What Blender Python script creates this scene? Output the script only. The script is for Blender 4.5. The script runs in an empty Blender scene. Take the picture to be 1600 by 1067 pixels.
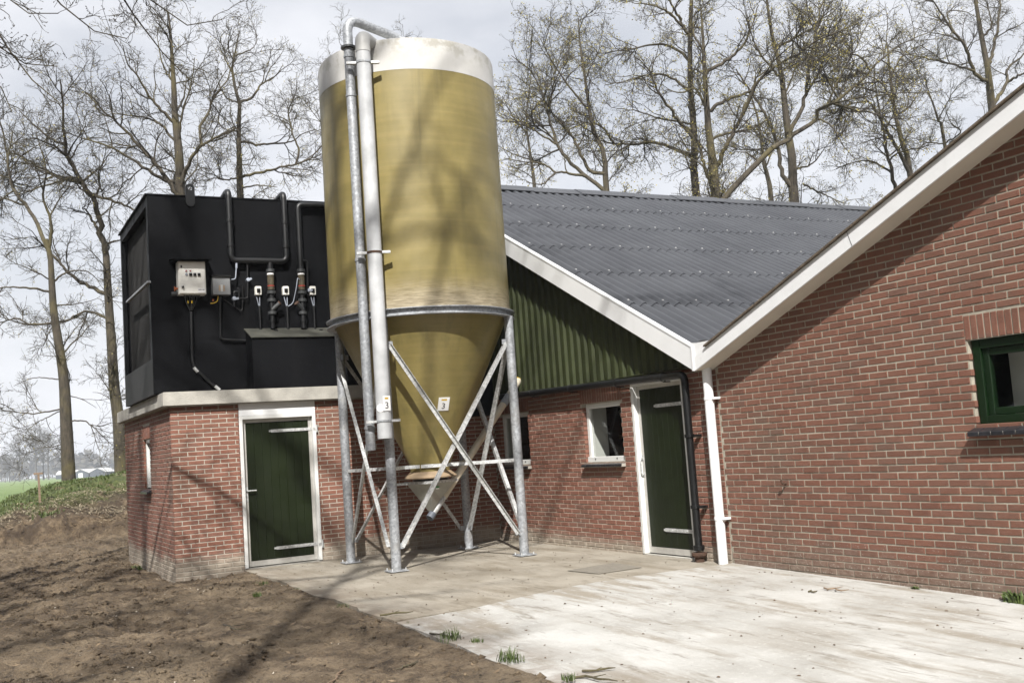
import bpy, bmesh, math, random
import numpy as np
from mathutils import Matrix, Vector

random.seed(7)
rng = np.random.default_rng(7)
sc = bpy.context.scene
COL = sc.collection
PI = math.pi

# ------------------------------------------------------------------ camera
CAM = np.array([15.0332, -7.5469, 1.4717])
YAW, PIT, ROL, FPX = 0.4875, 0.0970, -0.0696, 1649.5
W0, H0 = 1600.0, 1067.0
cd = np.array([-math.cos(YAW)*math.cos(PIT), math.sin(YAW)*math.cos(PIT), math.sin(PIT)])
_r = np.cross(cd, [0, 0, 1.0]); _r /= np.linalg.norm(_r); _u = np.cross(_r, cd)
cr = math.cos(ROL)*_r + math.sin(ROL)*_u
cu_ = -math.sin(ROL)*_r + math.cos(ROL)*_u
cam = bpy.data.cameras.new('camera'); camo = bpy.data.objects.new('camera', cam); COL.objects.link(camo)
m4 = Matrix.Identity(4)
for i in range(3):
    m4[i][0] = cr[i]; m4[i][1] = cu_[i]; m4[i][2] = -cd[i]; m4[i][3] = CAM[i]
camo.matrix_world = m4
cam.sensor_width = 36.0; cam.lens = FPX/W0*36.0; cam.clip_start = 0.1; cam.clip_end = 6000
sc.camera = camo

# ------------------------------------------------------------------ world, sun, exposure
SUN_EL = math.radians(44.0)
sdir = np.array([0.8836*math.cos(SUN_EL), -0.4682*math.cos(SUN_EL), math.sin(SUN_EL)])   # towards the sun
world = bpy.data.worlds.new('World'); sc.world = world; world.use_nodes = True
wt = world.node_tree; wt.nodes.clear()
def wn(t, **k):
    n = wt.nodes.new(t)
    for a, b in k.items(): setattr(n, a, b)
    return n
w_out = wn('ShaderNodeOutputWorld'); w_bg = wn('ShaderNodeBackground')
sky = wn('ShaderNodeTexSky', sky_type='NISHITA', sun_disc=False, sun_elevation=SUN_EL,
         sun_rotation=math.atan2(sdir[0], sdir[1]), air_density=1.0, dust_density=3.0, ozone_density=1.0)
tc = wn('ShaderNodeTexCoord'); mp = wn('ShaderNodeMapping'); mp.inputs['Scale'].default_value = (1.0, 1.0, 2.6)
nz = wn('ShaderNodeTexNoise'); nz.inputs['Scale'].default_value = 2.3; nz.inputs['Detail'].default_value = 7; nz.inputs['Roughness'].default_value = 0.55
rp = wn('ShaderNodeValToRGB'); rp.color_ramp.elements[0].position = 0.34; rp.color_ramp.elements[0].color = (0.55, 0.55, 0.55, 1)
rp.color_ramp.elements[1].position = 0.64; rp.color_ramp.elements[1].color = (0.97, 0.97, 0.97, 1)
mx = wn('ShaderNodeMix', data_type='RGBA')
mx.inputs[7].default_value = (11.8, 11.95, 12.5, 1)
wt.links.new(tc.outputs['Generated'], mp.inputs['Vector']); wt.links.new(mp.outputs[0], nz.inputs['Vector'])
wt.links.new(nz.outputs['Fac'], rp.inputs[0]); wt.links.new(rp.outputs['Color'], mx.inputs[0])
wt.links.new(sky.outputs[0], mx.inputs[6]); wt.links.new(mx.outputs[2], w_bg.inputs['Color'])
w_bg.inputs['Strength'].default_value = 0.054
wt.links.new(w_bg.outputs[0], w_out.inputs['Surface'])

sl = bpy.data.lights.new('sun', 'SUN'); sl.energy = 5.0; sl.angle = math.radians(0.53); sl.color = (1.0, 0.968, 0.915)
so = bpy.data.objects.new('sun', sl); COL.objects.link(so)
so.rotation_euler = Vector(sdir).to_track_quat('Z', 'Y').to_euler()
sc.view_settings.view_transform = 'Standard'; sc.view_settings.look = 'None'
sc.view_settings.exposure = 0.66; sc.view_settings.gamma = 1.0
sc.cycles.max_bounces = 5; sc.cycles.diffuse_bounces = 2; sc.cycles.glossy_bounces = 2; sc.cycles.transparent_max_bounces = 12; sc.cycles.volume_bounces = 0
sc.cycles.use_denoising = True; sc.cycles.adaptive_threshold = 0.025

# ------------------------------------------------------------------ pixel to place (measuring the photograph)
def ray(x, y): return cd + cr*((x-W0/2)/FPX) - cu_*((y-H0/2)/FPX)
def onx(x, y, X): v = ray(x, y); return CAM + v*((X-CAM[0])/v[0])
def ony(x, y, Y): v = ray(x, y); return CAM + v*((Y-CAM[1])/v[1])
def onz(x, y, Z): v = ray(x, y); return CAM + v*((Z-CAM[2])/v[2])
def atd(x, y, D): return CAM + ray(x, y)*D
def proj(P):
    v = np.asarray(P, float)-CAM; z = v@cd
    return np.array([W0/2+FPX*(v@cr)/z, H0/2-FPX*(v@cu_)/z, z])

# ------------------------------------------------------------------ mesh helpers
class MB:
    def __init__(s): s.v = []; s.f = []
    def add(s, vs, fs):
        o = len(s.v); s.v += [tuple(map(float, p)) for p in vs]; s.f += [tuple(i+o for i in f) for f in fs]; return s
    def box(s, a, b):
        x0, y0, z0 = [min(a[i], b[i]) for i in range(3)]; x1, y1, z1 = [max(a[i], b[i]) for i in range(3)]
        return s.add([(x0,y0,z0),(x1,y0,z0),(x1,y1,z0),(x0,y1,z0),(x0,y0,z1),(x1,y0,z1),(x1,y1,z1),(x0,y1,z1)],
                     [(0,3,2,1),(4,5,6,7),(0,1,5,4),(1,2,6,5),(2,3,7,6),(3,0,4,7)])
    def prism(s, poly, vec):
        n = len(poly); p = [np.array(q, float) for q in poly]; v = np.array(vec, float)
        return s.add(p+[q+v for q in p], [tuple(range(n))[::-1], tuple(range(n, 2*n))]+[(i, (i+1)%n, n+(i+1)%n, n+i) for i in range(n)])
    def bar(s, a, b, w, h, up=(0,0,1)):
        a = np.array(a, float); b = np.array(b, float); d = b-a; d /= np.linalg.norm(d)
        u = np.array(up, float); x = np.cross(d, u); x /= np.linalg.norm(x); y = np.cross(x, d)
        q = [x*w/2*i+y*h/2*j for i, j in ((-1,-1),(1,-1),(1,1),(-1,1))]
        return s.add([a+k for k in q]+[b+k for k in q], [(3,2,1,0),(4,5,6,7)]+[(i,(i+1)%4,4+(i+1)%4,4+i) for i in range(4)])
    def angle(s, a, b, w, t, n1, n2):   # L-section
        a = np.array(a, float); b = np.array(b, float); d = b-a; d /= np.linalg.norm(d)
        n1 = np.array(n1, float); n1 -= d*(n1@d); n1 /= np.linalg.norm(n1)
        n2 = np.array(n2, float); n2 -= d*(n2@d); n2 -= n1*(n2@n1); n2 /= np.linalg.norm(n2)
        q = [0*n1, n1*w, n1*w+n2*t, n1*t+n2*t, n1*t+n2*w, n2*w]
        return s.add([a+k for k in q]+[b+k for k in q], [tuple(range(6))[::-1], tuple(range(6,12))]+[(i,(i+1)%6,6+(i+1)%6,6+i) for i in range(6)])
    def tube(s, pts, r, n=12, cap=True):
        P = [np.array(p, float) for p in pts]; k = len(P)
        R = r if hasattr(r, '__len__') else [r]*k
        ref = np.array([0.31, 0.17, 0.93]); vs = []
        prev = None
        for i in range(k):
            t = P[min(i+1, k-1)]-P[max(i-1, 0)]; t /= np.linalg.norm(t)
            if prev is None:
                if abs(t@ref) > 0.95: ref = np.array([0.93, 0.31, 0.17])
                x = np.cross(t, ref)
            else: x = prev-t*(prev@t)
            x /= np.linalg.norm(x); prev = x; y = np.cross(t, x)
            vs += [P[i]+R[i]*(x*math.cos(2*PI*j/n)+y*math.sin(2*PI*j/n)) for j in range(n)]
        fs = [(i*n+j, i*n+(j+1)%n, (i+1)*n+(j+1)%n, (i+1)*n+j) for i in range(k-1) for j in range(n)]
        if cap: fs += [tuple(range(n))[::-1], tuple(range((k-1)*n, k*n))]
        return s.add(vs, fs)
    def lathe(s, c, prof, n=32, axis=(0,0,1)):
        ax = np.array(axis, float); ax /= np.linalg.norm(ax)
        ref = np.array([1.0,0,0]) if abs(ax[0]) < 0.9 else np.array([0,1.0,0])
        x = np.cross(ax, ref); x /= np.linalg.norm(x); y = np.cross(ax, x); c = np.array(c, float); k = len(prof)
        vs = [c+ax*h+r*(x*math.cos(2*PI*j/n)+y*math.sin(2*PI*j/n)) for r, h in prof for j in range(n)]
        fs = [(i*n+j, i*n+(j+1)%n, (i+1)*n+(j+1)%n, (i+1)*n+j) for i in range(k-1) for j in range(n)]
        return s.add(vs, fs)
    def mesh(s, name, m):
        me = bpy.data.meshes.new(name); me.from_pydata(s.v, [], s.f); me.update()
        if m: me.materials.append(m)
        return me
    def build(s, name, m, parent=None, smooth=None, bevel=0, seg=2):
        me = s.mesh(name, m)
        bm = bmesh.new(); bm.from_mesh(me); bmesh.ops.recalc_face_normals(bm, faces=bm.faces)
        if bevel:
            es = [e for e in bm.edges if len(e.link_faces) == 2 and e.calc_face_angle(0) > 0.6]
            bmesh.ops.bevel(bm, geom=es, offset=bevel, segments=seg, affect='EDGES', clamp_overlap=True)
        bm.to_mesh(me); bm.free()
        o = link(name, me, parent)
        if smooth is not None: shade(me, smooth)
        return o
def shade(me, ang=35):
    me.polygons.foreach_set('use_smooth', [True]*len(me.polygons))
    try: me.set_sharp_from_angle(angle=math.radians(ang))
    except Exception: pass
def link(name, me, parent=None):
    o = bpy.data.objects.new(name, me); COL.objects.link(o)
    if parent is not None: adopt(o, parent)
    return o
def adopt(o, parent):
    o.parent = parent
    if parent.parent is None and parent.type == 'EMPTY': o.matrix_parent_inverse = Matrix.Translation(-parent.location)
def tag(o, label=None, cat=None, group=None, kind=None):
    if label: o['label'] = label
    if cat: o['category'] = cat
    if group: o['group'] = group
    if kind: o['kind'] = kind
    return o
def thing(name, loc, label, cat, group=None):
    o = bpy.data.objects.new(name, None); COL.objects.link(o); o.location = loc; o.empty_display_size = 0.2
    return tag(o, label, cat, group)
def nparr(name, V, F, m, parent=None, smooth=False):
    """V (n,3), F (m,3) or (m,4) arrays"""
    me = bpy.data.meshes.new(name); k = F.shape[1]
    me.vertices.add(len(V)); me.vertices.foreach_set('co', np.ascontiguousarray(V, np.float32).ravel())
    me.loops.add(F.size); me.loops.foreach_set('vertex_index', np.ascontiguousarray(F, np.int32).ravel())
    me.polygons.add(len(F)); me.polygons.foreach_set('loop_start', np.arange(0, F.size, k, dtype=np.int32))
    me.polygons.foreach_set('loop_total', np.full(len(F), k, np.int32))
    if smooth: me.polygons.foreach_set('use_smooth', np.ones(len(F), bool))
    if m: me.materials.append(m)
    me.update(calc_edges=True); me.validate()
    return link(name, me, parent)
def rounded(pts, r, n=5):
    P = [np.array(p, float) for p in pts]; out = [P[0]]
    for i in range(1, len(P)-1):
        a = P[i-1]-P[i]; b = P[i+1]-P[i]; la = np.linalg.norm(a); lb = np.linalg.norm(b); q = min(r, la*0.45, lb*0.45)
        s = P[i]+a/la*q; e = P[i]+b/lb*q
        for k in range(n+1):
            t = k/n; out.append(s*(1-t)**2+2*P[i]*t*(1-t)+e*t*t)
    return out+[P[-1]]
def text_mesh(body, size, m):
    c = bpy.data.curves.new('t', 'FONT'); c.body = body; c.size = size; c.align_x = 'CENTER'; c.align_y = 'CENTER'; c.extrude = 0.0006
    o = bpy.data.objects.new('t', c); COL.objects.link(o)
    me = bpy.data.meshes.new_from_object(o.evaluated_get(bpy.context.evaluated_depsgraph_get()))
    bpy.data.objects.remove(o); me.materials.clear(); me.materials.append(m); return me
def frame_matrix(o, x, y, z):
    M = Matrix.Identity(4)
    for i in range(3): M[i][0] = x[i]; M[i][1] = y[i]; M[i][2] = z[i]; M[i][3] = o[i]
    return M

# ------------------------------------------------------------------ materials
class Mat:
    def __init__(s, name):
        s.m = bpy.data.materials.new(name); s.m.use_nodes = True; s.t = s.m.node_tree; s.b = s.t.nodes['Principled BSDF']
        s.geo = s.t.nodes.new('ShaderNodeNewGeometry'); s.P = s.geo.outputs['Position']
    def n(s, t, ins=None, **k):
        n = s.t.nodes.new(t)
        for a, b in k.items(): setattr(n, a, b)
        for a, b in (ins or {}).items(): s.set(n.inputs[a], b)
        return n
    def set(s, sock, v):
        if hasattr(v, 'is_output'): s.t.links.new(v, sock)
        elif isinstance(v, (tuple, list)) and len(v) == 3 and sock.type == 'RGBA': sock.default_value = (*v, 1)
        else: sock.default_value = v
    def noise(s, scale, detail=5, rough=0.55, vec=None, stretch=None, off=None):
        v = vec or s.P
        if stretch or off:
            v = s.n('ShaderNodeMapping', {'Vector': v, 'Scale': stretch or (1,1,1), 'Location': off or (0,0,0)}).outputs[0]
        return s.n('ShaderNodeTexNoise', {'Vector': v, 'Scale': scale, 'Detail': min(detail, 4.5), 'Roughness': rough}).outputs['Fac']
    def math(s, op, a, b=None, clamp=False):
        n = s.n('ShaderNodeMath', operation=op, use_clamp=clamp); s.set(n.inputs[0], a)
        if b is not None: s.set(n.inputs[1], b)
        return n.outputs[0]
    def ramp(s, f, *stops):
        n = s.n('ShaderNodeValToRGB', {0: f}); e = n.color_ramp.elements
        while len(e) < len(stops): e.new(0.5)
        for i, (p, c) in enumerate(stops):
            e[i].position = p; c = c if hasattr(c, '__len__') else (c, c, c); e[i].color = (*c, 1)
        return n.outputs['Color']
    def mix(s, f, a, b, mode='MIX'):
        n = s.n('ShaderNodeMix', data_type='RGBA', blend_type=mode); s.set(n.inputs[0], f); s.set(n.inputs[6], a); s.set(n.inputs[7], b)
        return n.outputs[2]
    def sep(s): return s.n('ShaderNodeSeparateXYZ', {0: s.P}).outputs
    def smooth(s, v, a, b):
        n = s.n('ShaderNodeMapRange', {0: v, 1: a, 2: b, 3: 0.0, 4: 1.0}, interpolation_type='SMOOTHSTEP'); return n.outputs[0]
    def bump(s, h, dist, strength=1.0):
        b = s.n('ShaderNodeBump', {'Height': h, 'Distance': dist, 'Strength': strength}); s.t.links.new(b.outputs[0], s.b.inputs['Normal'])
    def done(s, col=None, rough=None, metal=None, **k):
        if col is not None: s.set(s.b.inputs['Base Color'], col)
        if rough is not None: s.set(s.b.inputs['Roughness'], rough)
        if metal is not None: s.set(s.b.inputs['Metallic'], metal)
        for a, b in k.items(): s.set(s.b.inputs[a], b)
        return s.m
def plain(name, c, rough=0.6, metal=0.0, var=0.15, scale=6.0, bump=0.0, bscale=60):
    M = Mat(name); n = M.noise(scale, 6)
    lo = tuple(x*(1-var) for x in c); hi = tuple(min(1, x*(1+var)) for x in c)
    col = M.ramp(n, (0.3, lo), (0.7, hi))
    if bump: M.bump(M.noise(bscale, 4), bump)
    return M.done(col, rough, metal)

def brick_mat(name, axis, pitch, course, z0, cols, grime, splash=0.0, fleck=0.0, bot=0.0):
    """axis: 0 when the wall runs along x, 1 when along y. Tone follows each brick's own cell."""
    M = Mat(name); x, y, z = M.sep(); u = (x, y)[axis]
    row = M.math('FLOOR', M.math('DIVIDE', M.math('SUBTRACT', z, z0), course))
    uu = M.math('ADD', M.math('DIVIDE', u, pitch), M.math('MULTIPLY', M.math('MODULO', row, 2.0), 0.5))
    cell = M.n('ShaderNodeCombineXYZ', {0: M.math('FLOOR', uu), 1: row, 2: 3.0}).outputs[0]
    wn_ = M.n('ShaderNodeTexWhiteNoise', {'Vector': cell}, noise_dimensions='3D')
    col = M.ramp(wn_.outputs['Value'], *cols)
    n1 = M.noise(38, 6, 0.65); n2 = M.noise(1.3, 5, 0.6)
    col = M.mix(M.math('MULTIPLY', M.smooth(n1, 0.48, 0.75), 0.45), col, (0.11, 0.055, 0.045))
    col = M.mix(M.math('MULTIPLY', M.smooth(n2, 0.46, 0.72), grime), col, (0.12, 0.085, 0.062))
    f3 = M.smooth(M.noise(150, 2), 0.64, 0.74)
    col = M.mix(M.math('MULTIPLY', f3, 0.35), col, (0.34, 0.25, 0.2))
    hz = M.math('ADD', z, M.math('MULTIPLY', M.math('SUBTRACT', M.noise(1.7, 4), 0.5), -0.28))
    if splash:
        col = M.mix(M.math('MULTIPLY', M.smooth(hz, splash+0.08, splash-0.12), 0.9), col, M.ramp(M.noise(9, 5), (0.3, (0.22, 0.185, 0.145)), (0.7, (0.40, 0.355, 0.29))))
    if bot:
        f = M.math('MULTIPLY', M.smooth(hz, bot+0.2, bot-0.25), 0.75)
        col = M.mix(f, col, M.ramp(M.noise(14, 5), (0.35, (0.13, 0.1, 0.075)), (0.65, (0.24, 0.2, 0.16))))
        sp = M.smooth(M.noise(60, 3, 0.6), 0.6, 0.68)
        col = M.mix(M.math('MULTIPLY', sp, M.math('MULTIPLY', M.smooth(hz, bot+0.35, 0.0), 0.8)), col, (0.5, 0.47, 0.42))
    M.bump(M.math('ADD', M.noise(90, 5, 0.7), M.math('MULTIPLY', M.noise(14, 3), 0.8)), 0.005, 0.8)
    return M.done(col, 0.88)
def mortar_mat(name, base, splash=0.0, bot=0.0):
    M = Mat(name); x, y, z = M.sep()
    col = M.ramp(M.noise(12, 6), (0.3, tuple(c*0.78 for c in base)), (0.7, tuple(c*1.12 for c in base)))
    col = M.mix(M.math('MULTIPLY', M.smooth(M.noise(1.6, 4), 0.5, 0.75), 0.45), col, (0.2, 0.17, 0.135))
    hz = M.math('ADD', z, M.math('MULTIPLY', M.math('SUBTRACT', M.noise(1.7, 4), 0.5), -0.28))
    if splash: col = M.mix(M.math('MULTIPLY', M.smooth(hz, splash+0.08, splash-0.12), 0.6), col, (0.4, 0.36, 0.3))
    if bot: col = M.mix(M.math('MULTIPLY', M.smooth(hz, bot+0.2, bot-0.25), 0.8), col, (0.17, 0.14, 0.11))
    M.bump(M.noise(120, 4, 0.7), 0.004, 0.8)
    return M.done(col, 0.95)

RED = [(0.0, (0.175, 0.073, 0.048)), (0.35, (0.208, 0.088, 0.059)), (0.7, (0.226, 0.100, 0.069)), (1.0, (0.178, 0.084, 0.061))]
RED3 = [(0.0, (0.138, 0.060, 0.039)), (0.3, (0.168, 0.072, 0.047)), (0.75, (0.185, 0.083, 0.055)), (1.0, (0.140, 0.073, 0.052))]
BP1, BC1 = 0.22, 0.0625
BP3, BC3 = 0.2205, 0.0660
Z1, Z2, Z3 = -0.125, -0.15, -0.20
M_b1 = brick_mat('annex_brick', 1, BP1, BC1, Z1, RED, 0.35, splash=0.24)
M_b1s = brick_mat('annex_side_brick', 0, BP1, BC1, Z1, RED, 0.5, splash=0.24)
M_b2 = brick_mat('barn_brick', 0, BP1, BC1, Z2, RED, 0.35, splash=0.16)
M_b3 = brick_mat('byre_brick', 0, BP3, BC3, Z3, RED3, 0.42, bot=0.14)
M_m1 = mortar_mat('annex_mortar', (0.42, 0.385, 0.325), splash=0.24)
M_m2 = mortar_mat('barn_mortar', (0.42, 0.38, 0.315), splash=0.16)
M_m3 = mortar_mat('byre_mortar', (0.37, 0.34, 0.275), bot=0.14)
def white_paint(name, c=(0.78, 0.78, 0.76), rough=0.4):
    M = Mat(name); n = M.noise(3.0, 6); x, y, z = M.sep()
    st = M.smooth(M.noise(2.0, 5, vec=M.P, stretch=(4, 4, 0.5)), 0.55, 0.8)
    col = M.ramp(n, (0.3, tuple(k*0.93 for k in c)), (0.7, c))
    col = M.mix(M.math('MULTIPLY', st, 0.16), col, (0.45, 0.44, 0.41))
    return M.done(col, rough)
M_white = white_paint('white_pvc', (0.76, 0.77, 0.78))
M_wframe = white_paint('white_frame', (0.68, 0.685, 0.67), 0.35)
M_cream = plain('cream_pvc', (0.62, 0.56, 0.44), 0.45, var=0.12)
M_black = Mat('black_painted_steel')
def _blk():
    M = M_black
    n = M.noise(1.2, 6); s = M.noise(1.0, 5, stretch=(5, 5, 0.35))
    col = M.ramp(n, (0.3, (0.0028, 0.003, 0.0037)), (0.7, (0.0058, 0.0062, 0.0075)))
    col = M.mix(M.math('MULTIPLY', M.smooth(s, 0.55, 0.8), 0.45), col, (0.013, 0.0125, 0.0125))
    col = M.mix(M.math('MULTIPLY', M.smooth(M.noise(70, 3), 0.7, 0.8), 0.5), col, (0.07, 0.06, 0.055))
    M.bump(M.noise(14, 3), 0.004, 0.4)
    return M.done(col, M.ramp(M.noise(5, 5), (0.3, 0.5), (0.7, 0.72)), **{'Specular IOR Level': 0.1})
M_black = _blk()
M_bpipe = plain('black_pipe', (0.006, 0.0065, 0.0075), 0.45, var=0.3, scale=12)
M_bpvc = plain('black_downpipe_pvc', (0.006, 0.0065, 0.007), 0.38, var=0.3, scale=12)
def galv(name, c=(0.42, 0.435, 0.45)):
    M = Mat(name)
    v = M.n('ShaderNodeTexVoronoi', {'Vector': M.P, 'Scale': 38.0}).outputs['Color']
    g = M.n('ShaderNodeRGBToBW', {0: v}).outputs[0]
    col = M.ramp(g, (0.15, tuple(k*0.72 for k in c)), (0.85, tuple(k*1.22 for k in c)))
    col = M.mix(M.math('MULTIPLY', M.smooth(M.noise(5, 6), 0.52, 0.72), 0.5), col, (0.3, 0.29, 0.27))
    return M.done(col, 0.55, 0.35)
M_galv = galv('galvanised_steel', (0.33, 0.345, 0.365))
M_galvb = galv('galvanised_bright', (0.52, 0.53, 0.53))
M_alu = plain('aluminium_trim', (0.5, 0.49, 0.46), 0.45, 0.3, var=0.12, scale=10)
M_rust = plain('rusty_iron', (0.06, 0.032, 0.02), 0.9, var=0.4, scale=25)
def gold():
    M = Mat('gold_fibreglass'); x, y, z = M.sep()
    bands = M.noise(1.0, 6, 0.6, stretch=(0.5, 0.5, 14))
    fine = M.noise(1.0, 4, 0.6, stretch=(3.0, 3.0, 120))
    cloud = M.noise(1.6, 6, 0.6)
    streak = M.noise(1.0, 6, 0.6, stretch=(7, 7, 0.35))
    col = M.ramp(cloud, (0.3, (0.160, 0.130, 0.043)), (0.7, (0.245, 0.198, 0.071)))
    col = M.mix(M.math('MULTIPLY', M.smooth(bands, 0.4, 0.75), 0.25), col, (0.33, 0.255, 0.10))
    col = M.mix(M.math('MULTIPLY', M.smooth(fine, 0.35, 0.7), 0.10), col, (0.13, 0.1, 0.035))
    col = M.mix(M.math('MULTIPLY', M.smooth(streak, 0.5, 0.75), 0.5), col, (0.11, 0.095, 0.037))
    alg = M.math('MULTIPLY', M.smooth(z, 3.75, 3.3), M.smooth(z, 3.2, 3.3))
    dirt = M.ramp(M.noise(9, 6, 0.65, stretch=(0.6, 0.6, 5)), (0.35, (0.19, 0.155, 0.105)), (0.65, (0.40, 0.345, 0.25)))
    col = M.mix(M.math('MULTIPLY', alg, 0.85), col, dirt)
    M.bump(M.math('ADD', fine, M.math('MULTIPLY', bands, 0.6)), 0.003, 0.3)
    return M.done(col, M.ramp(M.noise(4, 5), (0.3, 0.36), (0.7, 0.55)))
M_gold = gold()
def siloband():
    M = Mat('white_silo_band'); x, y, z = M.sep()
    col = M.ramp(M.noise(2.5, 6), (0.3, (0.37, 0.36, 0.34)), (0.65, (0.52, 0.515, 0.50)))
    lich = M.math('MULTIPLY', M.smooth(M.noise(5, 7, 0.7), 0.44, 0.62), M.smooth(z, 6.40, 6.80))
    col = M.mix(M.math('MULTIPLY', lich, 0.75), col, (0.26, 0.245, 0.2))
    return M.done(col, 0.6)
M_band = siloband()
def dgreen(name, c, groove=0.0):
    M = Mat(name)
    col = M.ramp(M.noise(2.2, 6), (0.3, tuple(k*0.75 for k in c)), (0.7, tuple(k*1.2 for k in c)))
    col = M.mix(M.math('MULTIPLY', M.smooth(M.noise(1, 4, stretch=(20, 20, 1.0)), 0.55, 0.8), 0.3), col, (0.02, 0.022, 0.012))
    M.bump(M.noise(60, 3), 0.002, 0.3)
    return M.done(col, M.ramp(M.noise(6, 4), (0.3, 0.38), (0.7, 0.55)), **{'Specular IOR Level': 0.25})
M_door = dgreen('dark_green_door', (0.0085, 0.0135, 0.0038))
M_clad = dgreen('green_cladding', (0.034, 0.041, 0.017))
M_wgreen = dgreen('green_window_paint', (0.004, 0.0145, 0.004))
def roofmat():
    M = Mat('grey_fibre_cement'); x, y, z = M.sep()
    col = M.ramp(M.noise(1.1, 6), (0.3, (0.037, 0.039, 0.045)), (0.7, (0.054, 0.057, 0.064)))
    col = M.mix(M.math('MULTIPLY', M.smooth(M.noise(1, 5, stretch=(0.6, 8, 0.6)), 0.5, 0.8), 0.35), col, (0.06, 0.063, 0.068))
    col = M.mix(M.math('MULTIPLY', M.smooth(M.noise(60, 4), 0.62, 0.74), 0.4), col, (0.024, 0.025, 0.028))
    M.bump(M.noise(120, 3), 0.001, 0.4)
    return M.done(col, 0.36)
M_roof = roofmat()
M_roofedge = plain('mossy_roof_edge', (0.11, 0.085, 0.06), 0.9, var=0.4, scale=18, bump=0.01)
def conc(name, a, b, stain, stc, seam=None):
    M = Mat(name); x, y, z = M.sep()
    col = M.ramp(M.noise(1.1, 8, 0.62), (0.32, a), (0.66, b))
    rot = M.n('ShaderNodeMapping', {'Vector': M.P, 'Rotation': (0, 0, 0.45), 'Scale': (0.55, 2.6, 1)}).outputs[0]
    s1 = M.smooth(M.noise(1.0, 8, 0.7, vec=rot), 0.47, 0.68)
    col = M.mix(M.math('MULTIPLY', s1, stain), col, stc)
    s2 = M.smooth(M.noise(2.2, 8, 0.75, vec=rot, off=(5, 2, 0)), 0.54, 0.70)
    col = M.mix(M.math('MULTIPLY', s2, stain*0.9), col, tuple(k*0.62 for k in stc))
    s3 = M.smooth(M.noise(0.35, 6, 0.6, off=(3, 7, 0)), 0.52, 0.64)
    col = M.mix(M.math('MULTIPLY', s3, 0.35), col, tuple(k*0.9 for k in stc))
    col = M.mix(M.math('MULTIPLY', M.smooth(M.noise(18, 7, 0.75), 0.54, 0.68), 0.4), col, tuple(min(1, k*1.22) for k in b))
    spk = M.smooth(M.noise(70, 3), 0.66, 0.73)
    col = M.mix(M.math('MULTIPLY', spk, 0.55), col, (0.11, 0.09, 0.07))
    if seam:
        d = M.math('ADD', M.smooth(x, 7.6, 5.4), M.math('MULTIPLY', M.math('SUBTRACT', M.noise(2.0, 7, 0.7, vec=rot), 0.5), 2.4))
        col = M.mix(M.math('MULTIPLY', M.smooth(d, 0.7, 1.15), 0.75), col, seam)
    ed = M.math('MULTIPLY', M.smooth(y, -3.35, -4.3), M.smooth(M.noise(2.4, 7, 0.7), 0.36, 0.58))
    col = M.mix(M.math('MULTIPLY', ed, 0.7), col, (0.155, 0.118, 0.085))
    M.bump(M.math('ADD', M.noise(40, 6, 0.7), M.math('MULTIPLY', M.noise(6, 4), 1.5)), 0.010, 0.7)
    return M.done(col, 0.9)
M_conc_old = conc('old_concrete', (0.215, 0.19, 0.15), (0.33, 0.30, 0.25), 0.6, (0.15, 0.122, 0.082))
M_conc_new = conc('pale_concrete', (0.325, 0.316, 0.293), (0.455, 0.45, 0.43), 0.7, (0.20, 0.168, 0.122), seam=(0.25, 0.22, 0.175))
M_slabc = plain('slab_concrete', (0.36, 0.345, 0.31), 0.9, var=0.22, scale=4, bump=0.006)
M_patch = plain('grey_repair', (0.19, 0.172, 0.142), 0.92, var=0.14, scale=14, bump=0.004)
def dirt():
    M = Mat('bare_soil'); x, y, z = M.sep()
    big = M.noise(0.55, 6, 0.6); mid = M.noise(3.2, 8, 0.7); fine = M.noise(22, 8, 0.75)
    col = M.ramp(mid, (0.32, (0.055, 0.037, 0.022)), (0.48, (0.155, 0.110, 0.067)), (0.66, (0.285, 0.215, 0.138)))
    col = M.mix(M.math('MULTIPLY', M.smooth(big, 0.42, 0.68), 0.6), col, (0.25, 0.192, 0.124))
    col = M.mix(M.math('MULTIPLY', M.smooth(fine, 0.5, 0.7), 0.8), col, (0.036, 0.024, 0.016))
    col = M.mix(M.math('MULTIPLY', M.smooth(M.noise(48, 4, 0.7), 0.55, 0.68), 0.6), col, (0.32, 0.25, 0.165))
    spk = M.smooth(M.noise(130, 2), 0.68, 0.75)
    col = M.mix(M.math('MULTIPLY', spk, 0.5), col, (0.42, 0.37, 0.31))
    # turf on the bank and the field
    bank = M.math('MULTIPLY', M.smooth(x, -13.2, -15.2), 1.0)
    turf = M.math('MULTIPLY', bank, M.smooth(M.noise(1.4, 6, 0.65), 0.36, 0.5))
    gcol = M.ramp(M.noise(6, 6), (0.3, (0.045, 0.062, 0.016)), (0.7, (0.115, 0.135, 0.038)))
    col = M.mix(turf, col, gcol)
    hum = M.math('MULTIPLY', M.math('MULTIPLY', M.smooth(x, -11.6, -12.2), M.smooth(x, -15.2, -14.0)), M.smooth(M.noise(2.5, 4), 0.38, 0.55))
    col = M.mix(M.math('MULTIPLY', hum, 0.75), col, (0.045, 0.03, 0.02))
    fld = M.smooth(x, -20.0, -24.0)
    fcol = M.ramp(M.noise(0.05, 6), (0.3, (0.115, 0.175, 0.05)), (0.7, (0.165, 0.225, 0.075)))
    col = M.mix(fld, col, fcol)
    M.bump(M.math('ADD', M.math('MULTIPLY', fine, 0.6), M.math('ADD', mid, M.math('MULTIPLY', M.noise(70, 5, 0.7), 0.45))), 0.10, 1.0)
    return M.done(col, 0.97)
M_dirt = dirt()
M_clod = plain('soil_clods', (0.115, 0.08, 0.054), 0.97, var=0.45, scale=7)
M_stone = plain('pale_stone', (0.42, 0.37, 0.3), 0.9, var=0.3, scale=9)
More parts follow.
